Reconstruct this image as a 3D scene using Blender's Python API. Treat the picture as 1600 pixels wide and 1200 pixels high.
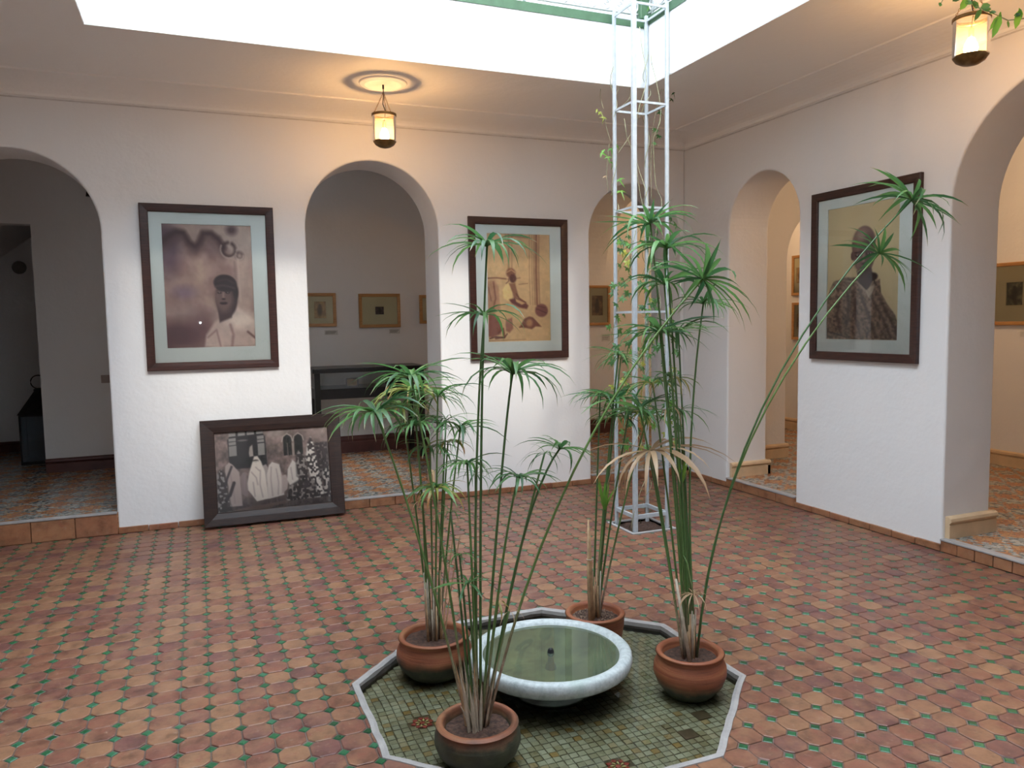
import bpy, math, random
import numpy as np
from mathutils import Vector, Matrix
for o in list(bpy.data.objects): bpy.data.objects.remove(o)
sc = bpy.context.scene
C = sc.collection
rnd = random.Random(7)
PI = math.pi

# ------------------------------------------------------------------ camera, sky, exposure
F = 1199.64
CL = Vector((-4.6007, -6.6119, 1.6))
CR = Vector((0.92560674, -0.37813315, -0.01635495))
CU = Vector((0.04580465, 0.06901897, 0.99656325))
CF = Vector((0.3757048, 0.9231748, -0.08120468))
cam = bpy.data.objects.new('camera', bpy.data.cameras.new('camera'))
C.objects.link(cam)
cam.matrix_world = Matrix(((CR.x, CU.x, -CF.x, CL.x), (CR.y, CU.y, -CF.y, CL.y), (CR.z, CU.z, -CF.z, CL.z), (0, 0, 0, 1)))
cam.data.sensor_width = 36
cam.data.lens = F * 36 / 1600
cam.data.clip_start = 0.02
sc.camera = cam

world = bpy.data.worlds.new('world'); sc.world = world
world.use_nodes = True
bg = world.node_tree.nodes['Background']
bg.inputs[0].default_value = (0.79, 0.895, 1.0, 1)
bg.inputs[1].default_value = 12.0
sc.view_settings.view_transform = 'Standard'
sc.view_settings.look = 'None'
sc.view_settings.exposure = 0.0
sc.view_settings.gamma = 1.0
sc.view_settings.use_curve_mapping = False

def light(name, kind, loc, energy, col=(1, 1, 1), **kw):
    d = bpy.data.lights.new(name, kind); d.energy = energy; d.color = col
    for k, v in kw.items(): setattr(d, k, v)
    o = bpy.data.objects.new(name, d); o.location = loc; C.objects.link(o); return o
# the open roof of the courtyard (portal only steers sampling of the sky)
pl = light('sky_portal', 'AREA', (-3.24, -3.72, 6.47), 1, shape='RECTANGLE', size=3.79, size_y=4.75)
pl.data.cycles.is_portal = True
# hazy sun over the roof behind the viewer
sun = light('sun', 'SUN', (-3, -11, 10), 2.1, (1.0, 0.93, 0.80), angle=math.radians(6))
sun.rotation_euler = Vector((-0.025, -0.721, 0.692)).to_track_quat('Z', 'Y').to_euler()
WARM = (1.0, 0.52, 0.20)
AMBER = (1.0, 0.62, 0.32)
# lamps of the galleries behind the arches
light('gallery_lamp', 'POINT', (1.6, -2.4, 3.0), 38, AMBER, shadow_soft_size=0.06)
light('gallery_lamp', 'POINT', (1.7, 1.2, 3.0), 26, AMBER, shadow_soft_size=0.06)
# the camera's own flash
light('camera_flash', 'POINT', CL + CU * 0.06 + CR * 0.05 - CF * 0.02, 5, (0.85, 0.93, 1.0), shadow_soft_size=0.012)

# ------------------------------------------------------------------ helpers
def ray(x, y): return (CF + CR * ((x - 800) / F) - CU * ((y - 600) / F))
def at_depth(x, y, d): return CL + ray(x, y) * d          # d = distance along the view axis
def at_z(x, y, z): r = ray(x, y); return CL + r * ((z - CL.z) / r.z)
def at_y(x, y, Y): r = ray(x, y); return CL + r * ((Y - CL.y) / r.y)
def at_x(x, y, X): r = ray(x, y); return CL + r * ((X - CL.x) / r.x)
def project(p):
    d = Vector(p) - CL; z = d.dot(CF)
    if z < 0.05: return (-9999, -9999, z)
    return (800 + F * d.dot(CR) / z, 600 - F * d.dot(CU) / z, z)

class MB:
    def __init__(s): s.v = []; s.f = []; s.sm = []
    def add(s, vs, fs, smooth=False):
        n = len(s.v); s.v += [tuple(v) for v in vs]
        s.f += [tuple(i + n for i in f) for f in fs]; s.sm += [smooth] * len(fs); return s
    def box(s, x0, x1, y0, y1, z0, z1):
        if x0 > x1: x0, x1 = x1, x0
        if y0 > y1: y0, y1 = y1, y0
        return s.add([(x0, y0, z0), (x1, y0, z0), (x1, y1, z0), (x0, y1, z0), (x0, y0, z1), (x1, y0, z1), (x1, y1, z1), (x0, y1, z1)],
                     [(0, 3, 2, 1), (4, 5, 6, 7), (0, 1, 5, 4), (1, 2, 6, 5), (2, 3, 7, 6), (3, 0, 4, 7)])
    def tube(s, pts, r, n=8, caps=True, closed=False):
        pts = [Vector(p) for p in pts]; m = len(pts)
        rr = r if hasattr(r, '__len__') else [r] * m
        vs = []; ref = None
        for i, p in enumerate(pts):
            if closed: t = pts[(i + 1) % m] - pts[i - 1]
            else: t = pts[min(i + 1, m - 1)] - pts[max(i - 1, 0)]
            t.normalize()
            if ref is None: ref = Vector((0, 0, 1)) if abs(t.z) < 0.9 else Vector((1, 0, 0))
            a = t.cross(ref)
            if a.length < 1e-5: a = t.cross(Vector((0, 1, 0)))
            a.normalize(); b = t.cross(a).normalized(); ref = b.cross(t) if False else ref
            for k in range(n):
                an = 2 * PI * k / n
                vs.append(p + a * math.cos(an) * rr[i] + b * math.sin(an) * rr[i])
        fs = []
        for i in range(m if closed else m - 1):
            for k in range(n):
                j = (i + 1) % m
                fs.append((i * n + k, j * n + k, j * n + (k + 1) % n, i * n + (k + 1) % n))
        s.add(vs, fs, True)
        if caps and not closed:
            b0 = len(s.v) - len(vs)
            s.f.append(tuple(b0 + k for k in range(n))); s.sm.append(False)
            s.f.append(tuple(b0 + (m - 1) * n + k for k in reversed(range(n)))); s.sm.append(False)
        return s
    def lathe(s, prof, c=(0, 0, 0), n=48, smooth=True):
        vs = []
        for r, z in prof:
            for k in range(n):
                a = 2 * PI * k / n; vs.append((c[0] + r * math.cos(a), c[1] + r * math.sin(a), c[2] + z))
        fs = []
        for i in range(len(prof) - 1):
            for k in range(n):
                fs.append((i * n + k, i * n + (k + 1) % n, (i + 1) * n + (k + 1) % n, (i + 1) * n + k))
        return s.add(vs, fs, smooth)
    def disc(s, c, r, n=48):
        return s.add([(c[0] + r * math.cos(2 * PI * k / n), c[1] + r * math.sin(2 * PI * k / n), c[2]) for k in range(n)], [tuple(range(n))])
    def mesh(s, name):
        me = bpy.data.meshes.new(name); me.from_pydata(s.v, [], s.f)
        me.polygons.foreach_set('use_smooth', s.sm); me.update(); return me
    def build(s, name, mat, parent=None, bevel=0, seg=2):
        o = obj(name, s.mesh(name), mat, parent)
        if bevel:
            b = o.modifiers.new('bevel', 'BEVEL'); b.width = bevel; b.segments = seg; b.limit_method = 'ANGLE'; b.angle_limit = math.radians(40)
            b.use_clamp_overlap = True
        return o

def obj(name, me, mat, parent=None):
    o = bpy.data.objects.new(name, me); C.objects.link(o)
    if mat is not None and not me.materials: me.materials.append(mat)
    if parent is not None:
        o.parent = parent
        o.matrix_parent_inverse = (Matrix.Translation(parent.location) @ parent.rotation_euler.to_matrix().to_4x4()).inverted() if parent.parent is None and not parent.get('local') else Matrix()
    return o
def tag(o, label=None, cat=None, group=None, kind=None):
    if label: o['label'] = label
    if cat: o['category'] = cat
    if group: o['group'] = group
    if kind: o['kind'] = kind
    return o
def thing(name, loc, label, cat, group=None, rot=(0, 0, 0)):
    o = bpy.data.objects.new(name, None); C.objects.link(o); o.location = loc; o.rotation_euler = rot
    o.empty_display_size = 0.1
    return tag(o, label, cat, group)
def struct(o, label=None): return tag(o, label, kind='structure')

# ------------------------------------------------------------------ materials
def srgb(r, g, b):
    f = lambda c: (c / 255) / 12.92 if c / 255 <= 0.04045 else ((c / 255 + 0.055) / 1.055) ** 2.4
    return (f(r), f(g), f(b), 1)
class NT:
    def __init__(s, name):
        s.m = bpy.data.materials.new(name); s.m.use_nodes = True; s.t = s.m.node_tree
        s.b = s.t.nodes['Principled BSDF']; s.out = s.t.nodes['Material Output']
    def n(s, kind, **kw):
        nd = s.t.nodes.new(kind)
        for k, v in kw.items(): setattr(nd, k, v)
        return nd
    def l(s, a, b): s.t.links.new(a, b)
    def pos(s): return s.n('ShaderNodeNewGeometry').outputs['Position']
    def noise(s, scale, detail=4, rough=0.55, vec=None, dist=0.0):
        nd = s.n('ShaderNodeTexNoise'); nd.inputs['Scale'].default_value = scale; nd.inputs['Detail'].default_value = detail
        nd.inputs['Roughness'].default_value = rough; nd.inputs['Distortion'].default_value = dist
        s.l(vec if vec is not None else s.pos(), nd.inputs['Vector']); return nd.outputs['Fac']
    def ramp(s, fac, stops, interp='LINEAR'):
        nd = s.n('ShaderNodeValToRGB'); nd.color_ramp.interpolation = interp
        e = nd.color_ramp.elements
        while len(e) < len(stops): e.new(0.5)
        for i, (p, c) in enumerate(stops): e[i].position = p; e[i].color = c if len(c) == 4 else (*c, 1)
        s.l(fac, nd.inputs[0]); return nd.outputs[0]
    def mix(s, fac, a, b, mode='MIX'):
        nd = s.n('ShaderNodeMix', data_type='RGBA', blend_type=mode)
        for sock, v in ((nd.inputs[0], fac), (nd.inputs[6], a), (nd.inputs[7], b)):
            if hasattr(v, 'is_linked') or hasattr(v, 'links'): s.l(v, sock)
            else: sock.default_value = v
        return nd.outputs[2]
    def math(s, op, a, b=0.0):
        nd = s.n('ShaderNodeMath', operation=op)
        for sock, v in ((nd.inputs[0], a), (nd.inputs[1], b)):
            if hasattr(v, 'links'): s.l(v, sock)
            else: sock.default_value = v
        return nd.outputs[0]
    def bump(s, h, strength=0.3, dist=0.01):
        nd = s.n('ShaderNodeBump'); nd.inputs['Strength'].default_value = strength; nd.inputs['Distance'].default_value = dist
        s.l(h, nd.inputs['Height']); s.l(nd.outputs[0], s.b.inputs['Normal'])
    def col(s, c):
        if hasattr(c, 'links'): s.l(c, s.b.inputs['Base Color'])
        else: s.b.inputs['Base Color'].default_value = c
    def rough(s, v):
        if hasattr(v, 'links'): s.l(v, s.b.inputs['Roughness'])
        else: s.b.inputs['Roughness'].default_value = v
def simple(name, c, rough=0.6, var=0.15, scale=12, metal=0, bump=0.1, bscale=60):
    t = NT(name); f = t.noise(scale)
    d = tuple(x * (1 - var) for x in c[:3]) + (1,); u = tuple(min(1, x * (1 + var)) for x in c[:3]) + (1,)
    t.col(t.ramp(f, [(0.3, d), (0.7, u)])); t.rough(rough); t.b.inputs['Metallic'].default_value = metal
    if bump: t.bump(t.noise(bscale, 3), bump, 0.004)
    return t.m

def plaster(name, base, stain=0.0):
    t = NT(name)
    a = t.noise(1.3, 5); b = t.noise(9, 4)
    d = tuple(x * 0.95 for x in base[:3]) + (1,)
    c = t.mix(t.math('MULTIPLY', a, 0.6), base, d)
    t.col(c); t.rough(0.62)
    h = t.math('ADD', t.math('MULTIPLY', t.noise(5, 3), 1.0), t.math('MULTIPLY', t.noise(45, 4), 0.16))
    t.bump(h, 0.35, 0.02); return t.m
M = {}
M['plaster'] = plaster('white plaster', (0.77, 0.755, 0.75, 1))
M['plaster_dim'] = plaster('gallery plaster', (0.78, 0.775, 0.775, 1))
M['ceiling'] = plaster('ceiling plaster', (0.85, 0.83, 0.81, 1))
M['parapet'] = plaster('parapet paint', (0.84, 0.85, 0.85, 1))
M['groove'] = simple('groove shadow line', (0.56, 0.53, 0.52, 1), 0.8)  # darker colour of a flat strip stands for the shade in a groove
M['green_paint'] = simple('green painted ledge', (0.050, 0.115, 0.058, 1), 0.5)
M['white_iron'] = simple('white painted iron', (0.43, 0.47, 0.50, 1), 0.45, 0.10, 30)
M['rail_white'] = simple('white painted railing', (0.62, 0.64, 0.65, 1), 0.5, 0.08, 30)
M['cream'] = simple('cream baseboard paint', (0.62, 0.45, 0.28, 1), 0.5, 0.1, 8)
M['oxblood'] = simple('dark red baseboard tile', (0.085, 0.028, 0.024, 1), 0.35, 0.3, 7)
M['frame_wood'] = None
def wood(name, a, b, rough=0.35, sc_=(3, 3, 40)):
    t = NT(name)
    tc = t.n('ShaderNodeTexCoord'); mp = t.n('ShaderNodeMapping'); mp.inputs['Scale'].default_value = sc_
    t.l(tc.outputs['Object'], mp.inputs[0])
    f = t.noise(3.0, 6, 0.6, mp.outputs[0], 0.6)
    t.col(t.ramp(f, [(0.3, a), (0.7, b)])); t.rough(rough); t.bump(f, 0.15, 0.004); return t.m
M['frame_wood'] = wood('dark stained frame', (0.018, 0.006, 0.005, 1), (0.060, 0.020, 0.014, 1), 0.3)
M['lean_wood'] = wood('dark brown wide frame', (0.012, 0.008, 0.009, 1), (0.045, 0.022, 0.016, 1), 0.32)
M['pine'] = wood('honey pine frame', (0.34, 0.16, 0.05, 1), (0.52, 0.28, 0.10, 1), 0.4)
M['black_wood'] = simple('black lacquered wood', (0.008, 0.008, 0.009, 1), 0.3, 0.2)
M['iron'] = simple('blackened iron', (0.02, 0.02, 0.022, 1), 0.45, 0.3, 20, 0.6)
M['mat'] = simple('pale mat board', (0.72, 0.745, 0.72, 1), 0.8, 0.02, 5, 0, 0)
M['mat_cream'] = simple('cream mat board', (0.56, 0.50, 0.32, 1), 0.8, 0.02, 5, 0, 0)
M['card'] = simple('caption card', (0.60, 0.60, 0.58, 1), 0.7, 0.1, 60, 0, 0)
M['brass'] = simple('aged brass', (0.22, 0.13, 0.05, 1), 0.35, 0.3, 30, 0.9)
M['soil'] = simple('potting soil', (0.060, 0.030, 0.020, 1), 0.9, 0.7, 60, 0, 1.0, 90)
M['pebble'] = simple('soil pebbles', (0.20, 0.13, 0.09, 1), 0.8, 0.5, 30)
M['grout'] = simple('floor grout', (0.12, 0.085, 0.07, 1), 0.85, 0.35, 6, 0, 0.4, 150)
M['kerb'] = simple('pool kerb cement', (0.33, 0.31, 0.30, 1), 0.75, 0.15, 14, 0, 0.6, 60)
M['wet'] = simple('wet stained pool wall', (0.045, 0.038, 0.032, 1), 0.3, 0.6, 14)
M['plastic'] = simple('aged plastic plate', (0.35, 0.28, 0.25, 1), 0.5)
M['grey_disc'] = simple('grey wall disc', (0.20, 0.19, 0.18, 1), 0.6)

def color_attr_mat(name, rough=0.55, attr='Col'):
    t = NT(name); a = t.n('ShaderNodeVertexColor'); a.layer_name = attr
    t.col(a.outputs[0]); t.rough(rough); return t.m
M['print'] = color_attr_mat('photographic print', 0.5)

def clear(name, tint, gloss=0.9, ior=1.45, rough=0.0, bumpy=0.0, bscale=8, murk=0.0, murkc=(1, 1, 1, 1), trans=False):
    m = bpy.data.materials.new(name); m.use_nodes = True; t = m.node_tree; t.nodes.clear()
    out = t.nodes.new('ShaderNodeOutputMaterial'); mx = t.nodes.new('ShaderNodeMixShader')
    tr = t.nodes.new('ShaderNodeBsdfTransparent'); gl = t.nodes.new('ShaderNodeBsdfGlossy'); fr = t.nodes.new('ShaderNodeFresnel')
    tr.inputs[0].default_value = tint; gl.inputs[0].default_value = (gloss, gloss, gloss, 1); gl.inputs['Roughness'].default_value = rough
    fr.inputs[0].default_value = ior
    if bumpy:
        nz = t.nodes.new('ShaderNodeTexNoise'); nz.inputs['Scale'].default_value = bscale
        ge = t.nodes.new('ShaderNodeNewGeometry'); bp = t.nodes.new('ShaderNodeBump'); bp.inputs['Strength'].default_value = bumpy; bp.inputs['Distance'].default_value = 0.004
        t.links.new(ge.outputs['Position'], nz.inputs[0]); t.links.new(nz.outputs[0], bp.inputs['Height'])
        t.links.new(bp.outputs[0], gl.inputs['Normal']); t.links.new(bp.outputs[0], fr.inputs['Normal'])
    base = tr
    if murk:
        df = t.nodes.new('ShaderNodeBsdfTranslucent' if trans else 'ShaderNodeBsdfDiffuse'); df.inputs[0].default_value = murkc
        m2 = t.nodes.new('ShaderNodeMixShader'); m2.inputs[0].default_value = murk
        t.links.new(tr.outputs[0], m2.inputs[1]); t.links.new(df.outputs[0], m2.inputs[2]); base = m2
    t.links.new(fr.outputs[0], mx.inputs[0]); t.links.new(base.outputs[0], mx.inputs[1]); t.links.new(gl.outputs[0], mx.inputs[2])
    t.links.new(mx.outputs[0], out.inputs[0]); return m
M['glass'] = clear('picture glass', (0.97, 0.985, 0.98, 1), 1.0, 1.45, 0.012)
M['jar_glass'] = clear('lantern jar glass', (0.95, 0.93, 0.88, 1), 1.0, 1.22, 0.02, murk=0.07, murkc=(0.9, 0.8, 0.62, 1), trans=True)
M['lantern_pane'] = clear('reflection-tinted lantern pane', (0.7, 0.75, 0.8, 1), 1.0, 1.5, 0.12, 0.4, 14, murk=0.35, murkc=(0.20, 0.27, 0.32, 1))  # bluish reflection in the panes is put into their diffuse colour
M['case_glass'] = clear('display case glass', (0.90, 0.92, 0.92, 1), 1.0, 1.5, 0.03)
M['bowl_water'] = clear('green bowl water', (0.55, 0.60, 0.44, 1), 1.0, 1.40, 0.0, 0.04, 6, murk=0.38, murkc=(0.15, 0.19, 0.145, 1))
M['pool_water'] = clear('shallow pool water', (0.80, 0.82, 0.74, 1), 1.0, 1.33, 0.0, 0.06, 5)

def emit(name, c, s):
    m = bpy.data.materials.new(name); m.use_nodes = True; t = m.node_tree; t.nodes.clear()
    o = t.nodes.new('ShaderNodeOutputMaterial'); e = t.nodes.new('ShaderNodeEmission'); e.inputs[0].default_value = (*c, 1); e.inputs[1].default_value = s
    t.links.new(e.outputs[0], o.inputs[0]); return m
M['bulb'] = emit('glowing bulb', (1.0, 0.56, 0.22), 330)

TERRA = [(0.0, (0.1485, 0.0468, 0.0324)), (0.16, (0.171, 0.0648, 0.0414)), (0.28, (0.135, 0.0576, 0.0504)), (0.42, (0.1935, 0.0828, 0.0495)), (0.56, (0.171, 0.0684, 0.0468)), (0.7, (0.2385, 0.1215, 0.0657)), (0.84, (0.2115, 0.1008, 0.0594)), (1.0, (0.2025, 0.063, 0.027))]
def tile_mat(name, use_obj, ramp, rough=0.42, mottling=0.42, mscale=13, patch=0.42, glaze=False):
    t = NT(name)
    if use_obj: r = t.n('ShaderNodeObjectInfo').outputs['Random']
    else:
        a = t.n('ShaderNodeAttribute'); a.attribute_name = 'rnd'; r = a.outputs['Fac']
    big = t.noise(0.75, 2)
    f = t.math('ADD', t.math('MULTIPLY', r, 1 - patch), t.math('MULTIPLY', t.math('MULTIPLY', t.math('SUBTRACT', big, 0.25), 2.0), patch))
    c = t.ramp(f, ramp)
    mo = t.noise(mscale, 5, 0.62)
    m2 = t.ramp(mo, [(0.32, (1 - mottling,) * 3), (0.5, (1, 1, 1)), (0.72, (1 + mottling * 0.6,) * 3)])
    c = t.mix(1.0, c, m2, 'MULTIPLY')
    t.b.inputs['Specular IOR Level'].default_value = 0.35
    if not glaze:
        c = t.mix(t.ramp(t.noise(8, 4, 0.65), [(0.45, (0, 0, 0)), (0.70, (0.55, 0.55, 0.55))]), c, (0.29, 0.155, 0.085, 1))
        c = t.mix(t.ramp(t.noise(11, 4, 0.65, None, 0.8), [(0.56, (0, 0, 0)), (0.72, (0.5, 0.5, 0.5))]), c, (0.20, 0.055, 0.04, 1))
        pale = t.ramp(t.noise(34, 4, 0.6), [(0.60, (0, 0, 0)), (0.78, (0.55, 0.55, 0.55))])
        c = t.mix(pale, c, (0.33, 0.23, 0.18, 1))
    t.col(c)
    t.rough(t.math('ADD', t.math('MULTIPLY', t.noise(20, 3), 0.25), rough - 0.12))
    t.bump(t.noise(55, 4), 0.25, 0.004); return t.m
M['tile_o'] = tile_mat('terracotta floor tile', True, TERRA)
M['tile_s'] = tile_mat('terracotta floor tile field', False, TERRA)
GREEN = [(0.0, (0.014, 0.070, 0.028)), (0.5, (0.022, 0.115, 0.045)), (1.0, (0.035, 0.14, 0.07))]
M['green_o'] = tile_mat('green glazed inset', True, GREEN, 0.3, 0.3, 30, 0.0, True)
M['green_s'] = tile_mat('green glazed inset field', False, GREEN, 0.3, 0.3, 30, 0.0, True)
MOS = [(0.0, (0.175, 0.170, 0.125)), (0.35, (0.245, 0.240, 0.185)), (0.62, (0.165, 0.145, 0.090)), (0.78, (0.27, 0.265, 0.215)), (0.88, (0.21, 0.135, 0.050)), (1.0, (0.165, 0.105, 0.038))]
M['mos_o'] = tile_mat('pool mosaic tile', True, MOS, 0.3, 0.25, 12, 0.3, True)
M['mos_s'] = tile_mat('pool mosaic tile field', False, MOS, 0.3, 0.25, 12, 0.3, True)
M['mos_red'] = simple('dark red mosaic', (0.22, 0.028, 0.025, 1), 0.3, 0.3, 30)
M['mos_yel'] = simple('cream mosaic', (0.42, 0.33, 0.16, 1), 0.3, 0.3, 30)
M['mos_brown'] = simple('brown drain tile', (0.055, 0.038, 0.022, 1), 0.4, 0.3, 30)
M['mos_grout'] = simple('brown stained pool grout', (0.055, 0.040, 0.018, 1), 0.5, 0.5, 10)
M['riser'] = tile_mat('terracotta riser tile', True, [(0.0, (0.25, 0.095, 0.045)), (0.5, (0.32, 0.15, 0.075)), (1.0, (0.24, 0.085, 0.05))], 0.45, 0.4, 10, 0.2)

def zellige():
    t = NT('patterned zellige gallery floor')
    v = t.n('ShaderNodeTexVoronoi'); v.inputs['Scale'].default_value = 34; t.l(t.pos(), v.inputs['Vector'])
    g = t.n('ShaderNodeTexVoronoi', feature='DISTANCE_TO_EDGE'); g.inputs['Scale'].default_value = 34; t.l(t.pos(), g.inputs['Vector'])
    # star lattice: clusters of terracotta pieces on pale grey ground
    sp = t.n('ShaderNodeSeparateXYZ'); t.l(t.pos(), sp.inputs[0])
    per = 0.26
    def w(o): return t.math('COSINE', t.math('MULTIPLY', o, 2 * PI / per))
    s = t.math('ADD', w(sp.outputs[0]), w(sp.outputs[1]))
    d1 = t.math('COSINE', t.math('MULTIPLY', t.math('ADD', sp.outputs[0], sp.outputs[1]), 6 * PI / per))
    d2 = t.math('COSINE', t.math('MULTIPLY', t.math('SUBTRACT', sp.outputs[0], sp.outputs[1]), 6 * PI / per))
    star = t.math('ADD', s, t.math('MULTIPLY', t.math('ADD', d1, d2), 0.55))
    rs = t.n('ShaderNodeSeparateColor'); t.l(v.outputs['Color'], rs.inputs[0])
    warm = t.ramp(rs.outputs[0], [(0.0, (0.30, 0.11, 0.05)), (0.5, (0.46, 0.24, 0.11)), (1.0, (0.36, 0.15, 0.09))])
    cool = t.ramp(rs.outputs[1], [(0.0, (0.10, 0.11, 0.11)), (0.35, (0.24, 0.25, 0.24)), (0.75, (0.42, 0.42, 0.39)), (1.0, (0.40, 0.30, 0.20))])
    m = t.ramp(t.math('ADD', star, t.math('MULTIPLY', rs.outputs[2], 0.9)), [(0.48, (0, 0, 0)), (0.56, (1, 1, 1))])
    c = t.mix(m, cool, warm)
    e = t.ramp(g.outputs['Distance'], [(0.0, (0.35, 0.33, 0.3)), (0.06, (1, 1, 1))])
    c = t.mix(1.0, c, e, 'MULTIPLY'); t.col(c); t.rough(0.22)
    t.bump(g.outputs['Distance'], 0.1, 0.002); return t.m
M['zellige'] = zellige()

def pot_mat(name, mossy):
    t = NT(name)
    sp = t.n('ShaderNodeSeparateXYZ'); t.l(t.pos(), sp.inputs[0])
    mp = t.n('ShaderNodeMapping'); mp.inputs['Scale'].default_value = (1.5, 1.5, 26); t.l(t.pos(), mp.inputs[0])
    st = t.noise(2.2, 5, 0.6, mp.outputs[0])
    c = t.ramp(st, [(0.3, (0.15, 0.042, 0.020)), (0.5, (0.26, 0.078, 0.034)), (0.7, (0.32, 0.14, 0.06))])
    blot = t.noise(9, 4)
    zz = t.math('ADD', sp.outputs[2], t.math('MULTIPLY', t.math('SUBTRACT', blot, 0.5), 0.09))
    # damp algae rising from the water line
    mf = t.ramp(zz, [(0.0, (1, 1, 1)), (0.5, (0, 0, 0))])
    rp = mf.node; rp.color_ramp.elements[0].position = mossy; rp.color_ramp.elements[1].position = mossy + 0.05
    c = t.mix(mf, c, t.ramp(t.noise(18, 4), [(0.3, (0.018, 0.020, 0.012)), (0.7, (0.05, 0.055, 0.028))]))
    t.col(c); t.rough(0.55); t.bump(t.math('ADD', st, t.math('MULTIPLY', t.noise(70, 3), 0.3)), 0.35, 0.006); return t.m
M['stone_bowl'] = None
def marble():
    t = NT('weathered marble bowl'); a = t.noise(40, 5, 0.7); b = t.noise(5, 4)
    c = t.ramp(a, [(0.25, (0.30, 0.34, 0.35)), (0.55, (0.52, 0.57, 0.58)), (0.8, (0.66, 0.70, 0.71))])
    sp = t.n('ShaderNodeSeparateXYZ'); t.l(t.pos(), sp.inputs[0])
    low = t.ramp(t.math('ADD', sp.outputs[2], t.math('MULTIPLY', b, 0.05)), [(0.085, (1, 1, 1)), (0.125, (0, 0, 0))])
    c = t.mix(low, c, (0.07, 0.075, 0.06, 1))
    gr = t.ramp(b, [(0.5, (0, 0, 0)), (0.75, (0.5, 0.5, 0.5))]); c = t.mix(gr, c, (0.22, 0.36, 0.28, 1))
    t.col(c); t.rough(0.5); t.bump(a, 0.4, 0.004); return t.m
M['stone_bowl'] = marble()
M['bowl_inside'] = simple('algae stained bowl inside', (0.26, 0.27, 0.16, 1), 0.6, 0.55, 9)

def leaf_mat(name, c0, c1, tipc, trans=0.35):
    t = NT(name)
    oi = t.n('ShaderNodeObjectInfo').outputs['Random']
    a = t.n('ShaderNodeAttribute'); a.attribute_name = 'tip'
    c = t.ramp(oi, [(0.0, c0), (1.0, c1)])
    c = t.mix(t.math('MULTIPLY', a.outputs['Fac'], 1.0), c, tipc)
    t.col(c); t.rough(0.42)
    tr = t.n('ShaderNodeBsdfTranslucent'); t.l(c, tr.inputs[0]); mx = t.n('ShaderNodeMixShader'); mx.inputs[0].default_value = trans
    t.l(t.b.outputs[0], mx.inputs[1]); t.l(tr.outputs[0], mx.inputs[2]); t.l(mx.outputs[0], t.out.inputs[0]); return t.m
TIP = (0.50, 0.38, 0.24, 1)
M['leaf'] = leaf_mat('papyrus leaf', (0.030, 0.105, 0.040, 1), (0.125, 0.275, 0.075, 1), TIP)
M['leaf_y'] = leaf_mat('yellowing leaf', (0.20, 0.25, 0.05, 1), (0.34, 0.28, 0.08, 1), (0.45, 0.22, 0.08, 1))
M['leaf_b'] = leaf_mat('dried leaf', (0.36, 0.22, 0.12, 1), (0.52, 0.36, 0.22, 1), (0.50, 0.36, 0.24, 1), 0.25)
M['leaf_f'] = leaf_mat('fresh young leaf', (0.16, 0.36, 0.05, 1), (0.24, 0.46, 0.08, 1), TIP)
M['ivy'] = leaf_mat('vine leaf', (0.035, 0.11, 0.035, 1), (0.09, 0.22, 0.055, 1), TIP)
M['ivy_y'] = leaf_mat('yellow vine leaf', (0.42, 0.42, 0.07, 1), (0.30, 0.38, 0.08, 1), TIP)
M['ivy_l'] = leaf_mat('light vine leaf', (0.16, 0.36, 0.05, 1), (0.10, 0.28, 0.05, 1), TIP)
def stem_mat():
    t = NT('papyrus stem'); sp = t.n('ShaderNodeSeparateXYZ'); t.l(t.pos(), sp.inputs[0])
    oi = t.n('ShaderNodeObjectInfo').outputs['Random']
    z = t.math('ADD', sp.outputs[2], t.math('MULTIPLY', oi, -0.35))
    z = t.math('ADD', z, t.math('MULTIPLY', t.noise(20, 3), 0.12))
    g = t.ramp(oi, [(0.0, (0.042, 0.105, 0.028)), (1.0, (0.11, 0.20, 0.05))])
    m = t.ramp(z, [(0.02, (1, 1, 1)), (0.30, (0, 0, 0))])
    c = t.mix(m, g, t.ramp(t.noise(30, 3), [(0.3, (0.16, 0.085, 0.05)), (0.7, (0.42, 0.33, 0.24))]))
    t.col(c); t.rough(0.4); return t.m
M['stem'] = stem_mat()
M['stem_b'] = simple('dried stem', (0.42, 0.27, 0.15, 1), 0.6, 0.3, 30)
M['stem_p'] = simple('pale dry sheath', (0.42, 0.36, 0.28, 1), 0.6, 0.25, 30)
M['vine_stem'] = simple('vine stem', (0.30, 0.30, 0.18, 1), 0.6, 0.4, 30)

# ------------------------------------------------------------------ the building
GF = 0.085          # gallery floor
GW = 0.17           # raised floor behind the left arch
CZ = 3.39           # ceiling and lip of the roof opening
def arch_wall(name, axis, p0, p1, u0, u1, z0, z1, arches, mat, label, n=40):
    out = [(u0, z0)]
    for (a, b, crown) in arches:
        r = (b - a) / 2; c = (a + b) / 2; sp = crown - r
        out += [(a, z0)]
        for k in range(n + 1):
            t = PI - PI * k / n; out.append((c + r * math.cos(t), sp + r * math.sin(t)))
        out += [(b, z0)]
    out += [(u1, z0), (u1, z1), (u0, z1)]
    f = (lambda u, z, p: (u, p, z)) if axis == 'y' else (lambda u, z, p: (p, u, z))
    m = len(out); vs = [f(u, z, p0) for u, z in out] + [f(u, z, p1) for u, z in out]
    fs = [tuple(range(m)), tuple(reversed(range(m, 2 * m)))] + [(i, i + m, (i + 1) % m + m, (i + 1) % m) for i in range(m)]
    mb = MB().add(vs, fs)
    o = mb.build(name, mat, bevel=0.016, seg=3)
    import bmesh
    bm = bmesh.new(); bm.from_mesh(o.data); bmesh.ops.recalc_face_normals(bm, faces=bm.faces); bm.to_mesh(o.data); bm.free()
    return struct(o, label)
A1 = (-6.41, -5.245, 2.915); A2 = (-3.735, -2.592, 2.983); A3 = (-1.085, -0.045, 2.925)
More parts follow.
